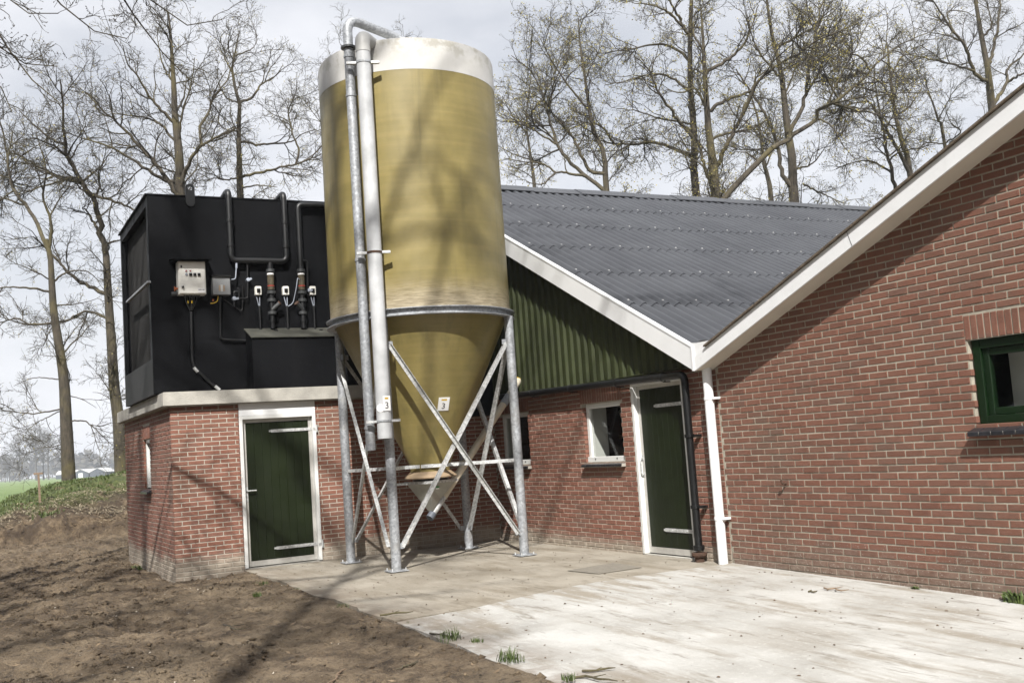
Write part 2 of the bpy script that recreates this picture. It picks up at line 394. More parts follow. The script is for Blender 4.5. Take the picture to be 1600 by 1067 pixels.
def leafmat(name, c, c2, scale=9):
    M = Mat(name); return M.done(M.ramp(M.noise(scale, 5), (0.3, c), (0.7, c2)), 0.6)
M_grass = leafmat('grass_blades', (0.035, 0.06, 0.010), (0.095, 0.125, 0.03))
M_straw = leafmat('dead_straw', (0.22, 0.175, 0.11), (0.44, 0.38, 0.27))
M_bud = leafmat('spring_buds', (0.19, 0.165, 0.035), (0.32, 0.27, 0.07), 2)
def bark(name, a, b, moss):
    M = Mat(name)
    n = M.noise(1, 7, 0.7, stretch=(14, 14, 3.5)); col = M.ramp(n, (0.32, a), (0.68, b))
    col = M.mix(M.math('MULTIPLY', M.smooth(M.noise(0.9, 5), 0.45, 0.65), moss), col, (0.135, 0.115, 0.035))
    M.bump(n, 0.03, 0.9); return M.done(col, 0.95)
M_bark = bark('oak_bark', (0.030, 0.025, 0.019), (0.092, 0.077, 0.056), 0.4)
M_twig = bark('oak_twigs', (0.032, 0.027, 0.021), (0.075, 0.063, 0.047), 0.25)
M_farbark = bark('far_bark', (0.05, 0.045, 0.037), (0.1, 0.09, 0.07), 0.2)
M_wood = plain('pale_timber', (0.42, 0.30, 0.17), 0.7, var=0.2, scale=20)
M_stake = plain('weathered_stake', (0.19, 0.135, 0.09), 0.85, var=0.25, scale=20)
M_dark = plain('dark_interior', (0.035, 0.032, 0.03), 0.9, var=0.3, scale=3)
M_inwhite = plain('white_interior', (0.62, 0.62, 0.6), 0.7, var=0.06, scale=3)
M_tile = plain('black_glazed_tile', (0.018, 0.018, 0.021), 0.28, var=0.3, scale=12)
M_joint = plain('tile_joint', (0.36, 0.34, 0.3), 0.9)
M_cab = plain('cabinet_enamel', (0.78, 0.77, 0.72), 0.4, var=0.05, scale=5)
M_greybox = plain('smoked_cover', (0.20, 0.205, 0.21), 0.35, var=0.1, scale=5)
M_bakel = plain('black_bakelite', (0.012, 0.012, 0.012), 0.35)
M_orange = plain('orange_plastic', (0.32, 0.085, 0.025), 0.5)
M_yellow = plain('yellow_plastic', (0.55, 0.36, 0.03), 0.5)
M_red = plain('red_plastic', (0.35, 0.03, 0.02), 0.4)
M_lgreen = plain('green_sticker', (0.03, 0.22, 0.06), 0.5)
M_sticker = plain('white_sticker', (0.8, 0.8, 0.8), 0.4, var=0.04)
M_ink = plain('black_ink', (0.012, 0.012, 0.012), 0.5)
M_greyfit = plain('grey_fitting', (0.045, 0.048, 0.05), 0.45, var=0.2, scale=20)
M_lever = plain('blue_grey_lever', (0.33, 0.36, 0.42), 0.4)
M_sight = plain('sight_glass', (0.085, 0.072, 0.05), 0.25, var=0.4, scale=25)
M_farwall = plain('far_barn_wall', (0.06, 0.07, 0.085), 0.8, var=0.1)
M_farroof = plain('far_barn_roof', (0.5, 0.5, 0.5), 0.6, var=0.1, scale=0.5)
M_mesh = plain('black_netting', (0.007, 0.0065, 0.006), 0.85, var=0.5, scale=9)
def glassmat():
    m = bpy.data.materials.new('window_glass'); m.use_nodes = True; t = m.node_tree; t.nodes.clear()
    o = t.nodes.new('ShaderNodeOutputMaterial'); mxx = t.nodes.new('ShaderNodeMixShader'); tr = t.nodes.new('ShaderNodeBsdfTransparent'); g = t.nodes.new('ShaderNodeBsdfGlossy')
    lw = t.nodes.new('ShaderNodeLayerWeight'); pw = t.nodes.new('ShaderNodeMath'); pw.operation = 'POWER'; pw.inputs[1].default_value = 5.0; fr = t.nodes.new('ShaderNodeMath'); fr.operation = 'MULTIPLY_ADD'; fr.inputs[1].default_value = 0.9; fr.inputs[2].default_value = 0.05; t.links.new(lw.outputs['Facing'], pw.inputs[0]); t.links.new(pw.outputs[0], fr.inputs[0]); g.inputs['Roughness'].default_value = 0.02; tr.inputs['Color'].default_value = (0.8, 0.82, 0.8, 1)
    t.links.new(fr.outputs[0], mxx.inputs[0]); t.links.new(tr.outputs[0], mxx.inputs[1]); t.links.new(g.outputs[0], mxx.inputs[2]); t.links.new(mxx.outputs[0], o.inputs[0])
    return m
M_glass = glassmat()

# ------------------------------------------------------------------ noise for terrain
def vnoise(x, y, seed):
    xi = np.floor(x).astype(np.int64); yi = np.floor(y).astype(np.int64); fx = x-xi; fy = y-yi
    fx = fx*fx*(3-2*fx); fy = fy*fy*(3-2*fy)
    def h(a, b):
        n = (a*374761393+b*668265263+seed*974711) & 0x7fffffff
        n = ((n ^ (n >> 13))*1274126177) & 0x7fffffff
        return ((n ^ (n >> 16)) & 0xffff)/65535.0
    return (h(xi, yi)*(1-fx)+h(xi+1, yi)*fx)*(1-fy)+(h(xi, yi+1)*(1-fx)+h(xi+1, yi+1)*fx)*fy
def fbm(x, y, s, o=4, g=0.5, seed=1):
    t = 0; a = 1; n = 0
    for k in range(o): t = t+a*vnoise(x*s+17*k, y*s-31*k, seed+k); n += a; a *= g; s *= 2.03
    return t/n-0.5
def sstep(v, a, b): t = np.clip((v-a)/(b-a), 0, 1); return t*t*(3-2*t)
_cx = -18.0
_cp = [onx(px, py, _cx) for px, py in ((0, 789), (20, 777), (60, 762), (100, 752), (150, 746), (195, 738))]
CY = np.array([-40., -22.]+[q[1] for q in _cp]+[2., 12., 30.]); CZ = np.array([0., 0.15]+[q[2] for q in _cp]+[1.45, 1.2, 0.2])
EDGE = lambda x: -4.02-0.026*np.clip(x, -2, 30)       # the pavement's free edge
def height(x, y):
    x = np.asarray(x, float); y = np.asarray(y, float)
    crest = np.interp(y, CY, CZ)
    foot = -11.9+0.5*fbm(x*0+3, y, 0.5, 3, seed=9)*2
    cut = sstep(x, foot, foot-0.45)*np.minimum(0.5, crest*0.55)
    rise = sstep(x, foot-0.4, -18.0)*(crest-np.minimum(0.5, crest*0.55))
    drop = sstep(x, -19.5, -27.0)
    h = (cut+rise)*(1-drop)
    near = sstep(x, -40, -25)
    rough = (fbm(x, y, 0.7, 3, seed=3)*0.13+fbm(x, y, 2.6, 4, 0.65, seed=5)*0.12+np.abs(fbm(x, y, 5.5, 3, 0.7, seed=8))*0.14+fbm(x, y, 13.0, 2, 0.6, seed=28)*0.05)*near
    bankr = fbm(x, y, 1.9, 5, 0.7, seed=12)*0.75*sstep(x, -11.4, -12.6)*(1-sstep(x, -15.0, -17.5))*np.clip(crest, 0, 1)
    h = h+rough+bankr-0.045
    e = y-EDGE(x)                                      # >0 under the pavement
    inside = sstep(e, -0.02, 0.10)*sstep(x, -0.4, 0.0)
    h = h*(1-sstep(e, -0.5, 0.0)*sstep(x, -1.2, 0.0)*0.75)
    h = h-inside*0.25
    ann = sstep(x, -4.9, -4.4)*sstep(x, 0.3, 0.0)*sstep(y, -5.3, -4.9)
    return h-ann*0.06

# ------------------------------------------------------------------ ground
def axis(lo, hi, step, a, b):
    c = list(np.arange(lo, hi, step)); s = step; v = lo
    L = []
    while v > a: s *= 1.11; v -= s; L.append(v)
    s = step; v = c[-1]; Rr = []
    while v < b: s *= 1.11; v += s; Rr.append(v)
    return np.array(L[::-1]+c+Rr)
gx = axis(-15, 13.2, 0.06, -2500, 2500); gy = axis(-11, -3.7, 0.05, -2500, 2500)
X, Y = np.meshgrid(gx, gy, indexing='ij'); Z = height(X, Y)
V = np.stack([X, Y, Z], -1).reshape(-1, 3); nx, ny = len(gx), len(gy)
I = np.arange((nx-1)*(ny-1)); i0 = (I//(ny-1))*ny+I % (ny-1)
F = np.stack([i0, i0+ny, i0+ny+1, i0+1], -1)
tag(nparr('ground', V, F, M_dirt, smooth=True), kind='structure')

# pavement: old slab in the corner, pale slab in front of the byre
def slab_sheet(name, poly, m, zf, depth=0.2, step=0.35):
    bm = bmesh.new()
    vs = [bm.verts.new((x, y, 0)) for x, y in poly]; bm.faces.new(vs)
    for ax, (lo, hi) in enumerate(((min(p[0] for p in poly), max(p[0] for p in poly)), (min(p[1] for p in poly), max(p[1] for p in poly)))):
        v = lo+step
        while v < hi:
            co = (v, 0, 0) if ax == 0 else (0, v, 0); no = (1, 0, 0) if ax == 0 else (0, 1, 0)
            bmesh.ops.bisect_plane(bm, geom=bm.verts[:]+bm.edges[:]+bm.faces[:], plane_co=co, plane_no=no); v += step
    top = bm.faces[:]
    r = bmesh.ops.extrude_face_region(bm, geom=top)
    new = {v for v in r['geom'] if isinstance(v, bmesh.types.BMVert)}
    for v in bm.verts:
        x, y = v.co.x, v.co.y
        z = zf(x, y)+float(fbm(np.array([x]), np.array([y]), 1.3, 3, seed=21)[0])*0.012
        v.co.z = z if v not in new else z-depth
    bmesh.ops.recalc_face_normals(bm, faces=bm.faces)
    me = bpy.data.meshes.new(name); bm.to_mesh(me); bm.free(); me.materials.append(m)
    return tag(link(name, me), kind='structure')
def edge_pts(x0, x1, n, seed):
    r = random.Random(seed); out = []
    for k in range(n+1):
        x = x0+(x1-x0)*k/n; out.append((x, float(EDGE(x))+r.uniform(-0.05, 0.05)))
    return out
BND = [(5.62, 0.1), (5.60, -0.6), (5.56, -1.2), (5.60, -2.0), (5.78, -2.7), (5.98, -3.3)]
old_e = edge_pts(0.02, 6.05, 22, 4); new_e = edge_pts(6.13, 24.0, 40, 5)
slab_sheet('old_concrete_pavement', old_e+[(x-0.004, y) for x, y in BND[::-1]]+[(0.02, 0.1)], M_conc_old, lambda x, y: 0.0)
slab_sheet('pale_concrete_pavement', new_e+[(24.0, 0.1)]+[(x+0.004, y) for x, y in BND], M_conc_new, lambda x, y: 0.008-0.021*max(0, x-5.6))

# ------------------------------------------------------------------ brickwork
class Wall:
    """front face at const; ax 'x' = plane x const facing +x (runs along y); ax 'y' = plane y const facing -y (runs along x)"""
    def __init__(s, ax, const, pitch, course, z0): s.ax, s.c, s.p, s.h, s.z0 = ax, const, pitch, course, z0; s.b = []; s.ops = []
    def P(s, u, z, w): return (s.c+w, u, z) if s.ax == 'x' else (u, s.c-w, z)
    def rows(s, u0, u1, zmax, opens, phase=0.0, top=None, j=0.0125, ragged=None):
        r = 0; s.ops = [o for o in opens]
        while s.z0+r*s.h < zmax-0.02:
            za = s.z0+r*s.h; zb = za+s.h-j; u = u0-s.p+((phase-u0) % s.p)-s.p+(r % 2)*s.p/2
            lo = u0+(ragged(r) if ragged else 0)
            while u < u1:
                segs = [(max(u, lo), min(u+s.p-j, u1))]
                for o0, o1, q0, q1 in opens:
                    if zb > q0+0.012 and za < q1-0.012:
                        ns = []
                        for a, b in segs:
                            if b <= o0-0.004 or a >= o1+0.004: ns.append((a, b)); continue
                            if a < o0-0.03: ns.append((a, o0-0.002))
                            if b > o1+0.03: ns.append((o1+0.002, b))
                        segs = ns
                for a, b in segs:
                    if b-a > 0.028 and (top is None or za < top((a+b)/2)+0.03): s.b.append((a, b, za, min(zb, zmax)))
                u += s.p
            r += 1
    def soldiers(s, u0, u1, z0, z1, w=0.0625, j=0.011):
        n = max(1, round((u1-u0)/w)); w = (u1-u0)/n
        for k in range(n): s.b.append((u0+k*w+j/2, u0+(k+1)*w-j/2, z0, z1))
    def solid(s, name, m, parent, u0, u1, z0, z1, opens, depth=0.2, back=0.0055, top=None):
        """the mortar body, cut round the openings"""
        opens = [(o[0]-0.014, o[1]+0.014, o[2], o[3]) if o[1] > o[0] else o for o in opens]
        mb = MB(); cuts = sorted({u0, u1, *[o[0] for o in opens], *[o[1] for o in opens]}); cuts = [c for c in cuts if u0 <= c <= u1]
        for a, b in zip(cuts[:-1], cuts[1:]):
            mid = (a+b)/2; zz = [(z0, None)]; spans = []; z = z0
            for o in sorted([o for o in opens if o[0] <= mid <= o[1]], key=lambda o: o[2]):
                if o[2] > z: spans.append((z, o[2]))
                z = max(z, o[3])
            spans.append((z, None))
            for p, q in spans:
                ta = (z1 if top is None else top(a)) if q is None else q; tb = (z1 if top is None else top(b)) if q is None else q
                f = [s.P(a, p, -back), s.P(b, p, -back), s.P(b, tb, -back), s.P(a, ta, -back)]
                d = np.array(s.P(0, 0, -depth))-np.array(s.P(0, 0, -back))
                mb.prism(f, d)
        return mb.build(name, m, parent)
    def tmpl(s, L, H, seed, D=0.03):
        r = random.Random(seed); ch = 0.003
        j = lambda a=0.0014: r.uniform(-a, a)
        bk = [(0, 0), (L, 0), (L, H), (0, H)]
        fo = [(0+j(), 0+j()), (L+j(), 0+j()), (L+j(), H+j()), (0+j(), H+j())]
        fi = [(fo[0][0]+ch, fo[0][1]+ch), (fo[1][0]-ch, fo[1][1]+ch), (fo[2][0]-ch, fo[2][1]-ch), (fo[3][0]+ch, fo[3][1]-ch)]
        vs = [(u, v, -D) for u, v in bk]+[(u, v, -ch) for u, v in fo]+[(u, v, j(0.001)) for u, v in fi]
        fs = [(i, (i+1)%4, 4+(i+1)%4, 4+i) for i in range(4)]+[(4+i, 4+(i+1)%4, 8+(i+1)%4, 8+i) for i in range(4)]+[(8, 9, 10, 11)]
        return vs, fs
    def emit(s, m, wall, limit):
        """the bricks that show largest become objects of their own, the rest one joined part"""
        sc_ = []
        for i, (a, b, za, zb) in enumerate(s.b):
            q = [proj(s.P(*k, 0)) for k in ((a, za), (b, za), (b, zb), (a, zb))]
            c = np.mean(q, 0)
            inn = -5 < c[0] < 1605 and -5 < c[1] < 1072 and c[2] > 0
            area = 0.5*abs(sum(q[k][0]*q[(k+1)%4][1]-q[(k+1)%4][0]*q[k][1] for k in range(4)))
            sc_.append((area if inn and not hidden(c, s) else 0, i))
        sc_.sort(reverse=True); single = {i for a, i in sc_[:limit] if a > 0}
        cache = {}; mb = MB(); flip = s.ax == 'y'
        def tri(vs): return [((w, u, v) if s.ax == 'x' else (u, -w, v)) for u, v, w in vs]
        for i, (a, b, za, zb) in enumerate(s.b):
            L = round(b-a, 3); H = round(zb-za, 3); w = random.uniform(-0.0018, 0.0018)
            o = np.array(s.P(a, za, w)); D = 0.13 if any((abs(b-q0+0.002) < 1e-4 or abs(a-q1-0.002) < 1e-4) for q0, q1, _, _ in s.ops) else 0.03
            if i in single:
                k = (L, H, i % 4, D)
                if k not in cache:
                    vs, fs = s.tmpl(L, H, hash(k) & 0xffff, D); t = MB().add(tri(vs), fs)
                    me = t.mesh('brick', m); cache[k] = me
                ob = bpy.data.objects.new('brick', cache[k]); COL.objects.link(ob); ob.parent = wall; ob.location = o
            else:
                vs, fs = s.tmpl(L, H, i % 50, D); mb.add([o+np.array(q) for q in tri(vs)], fs)
        if mb.v:
            tag(mb.build('brickwork', m, wall), kind='stuff')
def hidden(c, wall): return (wall.ax == 'x' and 560 < c[0] < 790 and c[1] < 700)

def frame_rect(mb, P, u0, u1, z0, z1, wd, w0, w1):
    """four members of a rectangular frame between out-distances w0 < w1"""
    for a, b, c, d in ((u0, u0+wd, z0, z1), (u1-wd, u1, z0, z1), (u0+wd, u1-wd, z0, z0+wd), (u0+wd, u1-wd, z1-wd, z1)):
        p = P(a, c, w0); q = P(b, d, w1); mb.box(p, q)

L1 = 4.9594
def sheet_pane(par, a, b, c, d, y): return link('pane', MB().add([(a, y, c), (b, y, c), (b, y, d), (a, y, d)], [(0, 1, 2, 3)]).mesh('pane', M_glass), par)
D1a, D1b = -L1+0.935, -L1+0.935+1.1136            # annex door, along y
D2a, D2b = 3.9065, 3.9065+1.09                   # barn door, along x
W2 = (2.7045, 3.6317, 1.156, 1.946); W1w = (0.1934, 1.1182, 1.156, 1.946)
W3 = (8.986, 10.186, 1.359, 2.074)
SW = (-2.43, -1.83, 1.17, 1.945)                   # annex side window
rake3 = lambda x: 2.429+0.369*(min(x, 13.2)-6.332)-0.369*max(0, x-13.2)
roof1 = lambda x: 5.1813-0.50016*x if x > -2.28 else 5.1813+0.50016*2.28*2+0.50016*x
OV = 0.25

# ---- annex
annex = thing('brick_annex', (-2.2, -2.5, 0), 'small flat-roofed red brick annex with a concrete roof slab and green steel door', 'annex')
wa = Wall('x', 0.0, BP1, BC1, Z1); door_o = (D1a, D1b, -0.3, 2.5)
wa.rows(-L1+0.004, 0.0, 2.31, [door_o], phase=-L1+0.004)
w_front = wa.solid('front_wall', M_m1, annex, -L1+0.009, 0.0, -0.4, 2.312, [(D1a, D1b, -0.4, 2.312)])
wa.emit(M_b1, w_front, 300)
ws = Wall('y', -L1, BP1, BC1, Z1); so_ = (SW[0], SW[1], SW[2], SW[3])
lint = (SW[0]-0.06, SW[1]+0.06, SW[3], SW[3]+0.205)
ws.rows(-4.5, -0.003, 2.31, [so_, lint], phase=-0.003+0.11)
ws.soldiers(SW[0]-0.06, SW[1]+0.06, SW[3]+0.004, SW[3]+0.198)
w_side = ws.solid('side_wall', M_m1, annex, -4.5, -0.010, -0.4, 2.312, [so_])
ws.emit(M_b1s, w_side, 0)
MB().box((-4.5, -4.7, -0.3), (-4.3, 0, 2.312)).build('rear_wall', M_m1, annex)
MB().box((-4.62, -L1-0.1, 2.3115), (0.1, -0.55, 2.509)).build('roof_slab', M_slabc, annex, bevel=0.012)
# side window
sw = MB()
frame_rect(sw, lambda u, z, w: (u, -L1-w, z), SW[0], SW[1], SW[2]+0.03, SW[3], 0.055, -0.10, -0.035)
swo = sw.build('window', M_wframe, annex)
sheet_pane(swo, SW[0]+0.055, SW[1]-0.055, SW[2]+0.085, SW[3]-0.055, -L1+0.078)
MB().box((SW[0]+0.02, -L1+0.5, SW[2]), (SW[1]-0.02, -L1+0.51, SW[3])).build('blind', M_dark, swo)
for k in range(5):
    a = SW[0]-0.04+k*(SW[1]-SW[0]+0.08)/5
    MB().prism([(a+0.004, -L1-0.07, SW[2]-0.03), (a+0.004, -L1+0.06, SW[2]+0.025), (a+0.004, -L1+0.06, SW[2]-0.015), (a+0.004, -L1-0.07, SW[2]-0.06)], ((SW[1]-SW[0]+0.08)/5-0.008, 0, 0)).build('sill_tile', M_tile, swo)

def make_door(parent, P, u0, u1, z0, z1, hinge_hi, ms, handle, frame_m):
    """P(u, z, w): w counts outwards. hinge_hi: hinges at the high-u side"""
    fr = MB(); fw = 0.05
    bk = -0.055
    leaf = MB().box(P(u0+fw, z0+0.01, bk-0.05), P(u1-fw, z1-fw, bk-0.018)).build('door', M_door, parent)
    n = 8; a0 = u0+fw+0.052; a1 = u1-fw-0.052; pw = (a1-a0)/n
    for k in range(n):
        p = MB().box(P(a0+k*pw+0.0008, z0+0.09, bk-0.018), P(a0+(k+1)*pw-0.0008, z1-fw-0.05, bk))
        p.build('plank', M_door, leaf, bevel=0.0015, seg=1)
    st = MB()                                       # metal edging of the leaf
    for a, b, c, d in ((u0+fw+0.002, u0+fw+0.05, z0+0.012, z1-fw-0.002), (u1-fw-0.05, u1-fw-0.002, z0+0.012, z1-fw-0.002), (u0+fw+0.052, u1-fw-0.052, z0+0.012, z0+0.085), (u0+fw+0.052, u1-fw-0.052, z1-fw-0.048, z1-fw-0.002)):
        st.box(P(a, c, bk-0.016), P(b, d, bk+0.004))
    st.build('edge_trim', M_alu, leaf)
    for a, b, c, d in ((u0, u0+fw, z0, z1), (u1-fw, u1, z0, z1), (u0+fw, u1-fw, z1-fw, z1)):
        fr.box(P(a, c, -0.16), P(b, d, 0.010))
    fr.build('door_frame', frame_m, leaf, bevel=0.004, seg=1)
    for hz in ms:
        h = MB(); e = u1 if hinge_hi else u0; s = -1 if hinge_hi else 1
        ln = 0.62
        h.box(P(e+s*0.03, hz-0.021, bk+0.006), P(e+s*(0.03+ln), hz+0.021, bk+0.014))
        h.box(P(e+s*(0.03+ln), hz-0.013, bk+0.006), P(e+s*(0.06+ln), hz+0.013, bk+0.013))
        h.box(P(e+s*0.002, hz-0.018, bk+0.014), P(e+s*0.045, hz+0.018, 0.018))
        h.tube([P(e-s*0.005, hz-0.055, 0.022), P(e-s*0.005, hz+0.055, 0.022)], 0.014, 8)
        for k in range(6):
            q = P(e+s*(0.12+k*0.095), hz, bk+0.014); ax = np.array(P(0, 0, 1))-np.array(P(0, 0, 0))
            h.lathe(q, [(0.009, 0), (0.008, 0.005), (0.001, 0.007)], 8, ax)
        h.build('hinge', M_galvb, leaf)
    handle(leaf, bk)
    return leaf
Pa = wa.P
def h1(leaf, bk):
    mb = MB(); y0 = D1a+0.078
    mb.box(Pa(y0-0.018, 0.92, bk+0.004), Pa(y0+0.018, 1.14, bk+0.008))
    mb.tube(rounded([Pa(y0, 1.08, bk+0.006), Pa(y0, 1.08, bk+0.05), Pa(y0+0.13, 1.08, bk+0.05)], 0.02), 0.010, 10)
    mb.build('handle', M_galvb, leaf, smooth=40)
d1 = make_door(annex, Pa, D1a, D1b, 0.012, 2.135, True, (0.245, 1.905), h1, M_wframe)
MB().box((-0.12, D1a+0.003, 2.138), (0.004, D1b-0.003, 2.3105)).build('panel_over_door', M_white, annex)
MB().box((-0.2, D1a, -0.05), (-0.005, D1b, 0.009)).build('threshold', M_slabc, annex)

# ---- gabled barn with the corrugated roof
barn = thing('gabled_barn', (2.8, 0, 0), 'gabled barn with grey corrugated roof, green metal gable cladding and white verge board', 'barn')
wb = Wall('y', 0.0, BP1, BC1, Z2)
dor = (D2a, D2b, -0.4, 2.145)
def lintel(o): return (o[0]-0.055, o[1]+0.055, o[3], o[3]+0.212)
ops = [dor, W2, W1w, lintel(W2), lintel(W1w)]
wb.rows(0.0, 5.61, 2.24, ops, phase=0.03)
for o in (W2, W1w): wb.soldiers(o[0]-0.055, o[1]+0.055, o[3]+0.005, o[3]+0.205)
w_b = wb.solid('front_wall', M_m2, barn, 0.0, 5.62, -0.4, 2.26, [dor, W2, W1w])
wb.emit(M_b2, w_b, 300)
Pb = wb.P
def h2(leaf, bk):
    mb = MB(); x0 = D2a+0.078
    mb.tube(rounded([Pb(x0, 0.99, bk+0.002), Pb(x0, 0.99, bk+0.045), Pb(x0, 1.19, bk+0.045), Pb(x0, 1.19, bk+0.002)], 0.02), 0.009, 10)
    for z in (0.985, 1.195): mb.box(Pb(x0-0.012, z-0.03, bk+0.003), Pb(x0+0.012, z+0.03, bk+0.008))
    mb.build('handle', M_galvb, leaf, smooth=40)
make_door(barn, Pb, D2a, D2b, 0.012, 2.14, True, (0.315, 1.82), h2, M_wframe)
MB().box((D2a, -0.004, -0.05), (D2b, 0.2, 0.009)).build('threshold', M_slabc, barn)

def barn_window(o, parent, fm, deep, tiles, proud=0.0):
    u0, u1, z0, z1 = o
    mb = MB(); frame_rect(mb, lambda u, z, w: (u, -w, z), u0+0.003, u1-0.003, z0+0.004, z1-0.003, 0.065, -0.125, -0.055)
    mb.box((u0+0.003, 0.028, z0+0.004), (u1-0.003, 0.052, z0+0.075))
    w = mb.build('window', fm, parent, bevel=0.004, seg=1)
    sheet_pane(w, u0+0.06, u1-0.06, z0+0.06, z1-0.06, 0.09)
    tw = (u1-u0+0.06)/tiles
    for k in range(tiles):
        a = u0-0.03+k*tw
        MB().prism([(a+0.004, -0.075, z0-0.055), (a+0.004, -0.07, z0-0.022), (a+0.004, 0.05, z0+0.0), (a+0.004, 0.05, z0-0.055)], (tw-0.008, 0, 0)).build('sill_tile', M_tile, w, bevel=0.003, seg=1)
    MB().box((u0-0.03, -0.066, z0-0.058), (u1+0.03, 0.05, z0-0.05)).box((u0-0.028, -0.06, z0-0.05), (u1+0.028, 0.045, z0-0.018)).build('sill_mortar', M_joint, w)
    for x in (u0+0.2, u1-0.2):
        MB().lathe((x, 0.028, z0+0.045), [(0.012, 0), (0.011, 0.005), (0.001, 0.006)], 8, (0, -1, 0)).build('screw_cap', M_greyfit, w)
    return w
def room(parent, u0, u1, z0, z1, d0, d1, m):
    mb = MB(); mb.box((u0, d1, z0), (u1, d1+0.02, z1)); mb.box((u0-0.02, d0, z0), (u0, d1, z1)); mb.box((u1, d0, z0), (u1+0.02, d1, z1))
    mb.box((u0, d0, z1), (u1, d1, z1+0.02)); mb.box((u0, d0, z0-0.02), (u1, d1, z0))
    return mb.build('inner_room', m, parent)
room(barn, 0.04, 3.86, 0.02, 2.25, 0.21, 3.2, M_dark)
for o in (W2, W1w):
    w = barn_window(o, barn, M_wframe, 0, 8)
    MB().box((o[0]+0.012, 0.14, o[2]-0.1), (o[0]+0.03, 0.36, o[3]+0.1)).build('reveal_board', M_inwhite, w)
    MB().box((o[0]-0.75, 1.05, 1.45), (o[1]-0.3, 1.12, 1.50)).build('timber_rail', M_wood, w)
    MB().bar((o[0]-0.45, 0.9, 1.85), (o[0]+0.1, 1.0, 0.9), 0.06, 0.02, (0, 1, 0)).build('inner_strut', M_inwhite, w)

# green trapezoidal cladding on the gable
def cladding():
    mb = MB(); p = 0.176; x = -10.2; prof = []
    while x < 5.66:
        for dx, w in ((0, 0.028), (0.052, 0.028), (0.078, 0.062), (0.150, 0.062), (0.176, 0.028)):
            if not prof or x+dx > prof[-1][0]+1e-6: prof.append((x+dx, w))
        x += p
    prof = [q for q in prof if q[0] <= 5.66]
    vs = []; fs = []
    for x, w in prof: vs += [(x, -w, 2.225), (x, -w, max(2.23, roof1(x)-0.06))]
    for i in range(len(prof)-1): fs.append((2*i, 2*i+2, 2*i+3, 2*i+1))
    mb.add(vs, fs); return mb.build('cladding', M_clad, barn)
cladding()
MB().prism([(-0.3, -0.075, 2.222), (-0.3, -0.02, 2.235), (-0.3, -0.004, 2.235), (-0.3, -0.004, 2.20), (-0.3, -0.07, 2.208)], (5.95, 0, 0)).build('drip_flashing', M_clad, barn)
MB().box((-10.2, -0.02, 2.262), (5.5, 0.0, 2.5)).prism([(-10.2, 0.02, 2.262), (5.6, 0.02, 2.262), (-2.28, 0.02, 6.2)], (0, 0.05, 0)).build('gable_backing', M_dark, barn)
# verge boards and soffit (right slope shown, left slope behind the silo)
def verge(sgn, name):
    mb = MB(); xs = (-2.28, 5.535) if sgn > 0 else (-2.28, -10.2)
    f = lambda x: 5.1813-0.50016*(x if sgn > 0 else -4.56-x)
    a, b = xs
    mb.prism([(a, -OV, f(a)-0.255), (b, -OV, f(b)-0.255), (b, -OV, f(b)), (a, -OV, f(a))], (0, 0.025, 0))
    mb.prism([(a, -OV-0.006, f(a)+0.002), (b, -OV-0.006, f(b)+0.002), (b, -OV-0.006, f(b)+0.022), (a, -OV-0.006, f(a)+0.022)], (0, 0.075, 0))
    o = mb.build(name, M_white, barn)
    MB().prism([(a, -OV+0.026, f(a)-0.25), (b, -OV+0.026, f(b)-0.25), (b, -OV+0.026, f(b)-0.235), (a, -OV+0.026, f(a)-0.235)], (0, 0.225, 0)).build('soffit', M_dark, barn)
    return o
vb = verge(1, 'verge_board'); verge(-1, 'verge_board')
MB().box((5.537, -OV-0.012, roof1(5.54)-0.262), (5.566, -OV+0.05, roof1(5.54)+0.022)).build('joint_cover', M_white, vb)

# corrugated sheets: each one an object, rows lapped
SP = 0.177; NW = 6
cs, sn = math.cos(math.atan(0.50016)), math.sin(math.atan(0.50016))
def sheet_mesh(length, m):
    n = 8*NW+3; amp = 0.029; vs = []; fs = []
    for k in range(n):
        y = k*SP/8; z = amp*math.cos(2*PI*y/SP)
        for s, dz in ((0, 0.008), (0.03, 0.008), (length, -0.004)):
            vs.append((-s*cs+z*sn+dz*sn, y, s*sn+z*cs+dz*cs))
        vs.append(((z-0.010)*sn+0.008*sn, y, (z-0.010)*cs+0.008*cs))   # underside of the lower edge
    for k in range(n-1):
        a, b = 4*k, 4*k+4
        fs += [(a, b, b+1, a+1), (a+1, b+1, b+2, a+2), (a+3, b+3, b, a)]
    mb = MB().add(vs, fs); me = mb.mesh('roof_sheet', m); shade(me, 50); return me
roofo = MB().prism([(-2.28, -OV+0.06, roof1(-2.28)-0.075), (5.5, -OV+0.06, roof1(5.5)-0.075), (5.5, -OV+0.06, roof1(5.5)-0.10), (-2.28, -OV+0.06, roof1(-2.28)-0.10)], (0, 26.0, 0)).build('roof', M_dark, barn)
sm = [sheet_mesh(1.66, M_roof), sheet_mesh(1.66, M_roof)]
ROWX = [5.52, 4.10, 2.87, 1.64, 0.41, -0.82]
NCOL = 24
capm = MB()
for r, x0 in enumerate(ROWX):
    for c in range(NCOL):
        y0 = -OV+0.075+c*NW*SP
        o = link('roof_sheet', sm[(r+c) % 2], None); o.parent = roofo
        o.location = (x0+random.uniform(-0.004, 0.004), y0, roof1(x0)-0.022)
    # fixing caps near the lower edge
    for c in range(NCOL*2):
        y = -OV+0.075+SP*(3*c+1)+random.uniform(-0.01, 0.01); s = 0.09+random.uniform(-0.01, 0.02)
        px, pz = x0-s*cs, roof1(x0)-0.022+s*sn
        capm.lathe((px+0.033*sn, y, pz+0.033*cs), [(0.015, 0), (0.013, 0.006), (0.007, 0.010), (0.001, 0.011)], 8, (sn, 0, cs))
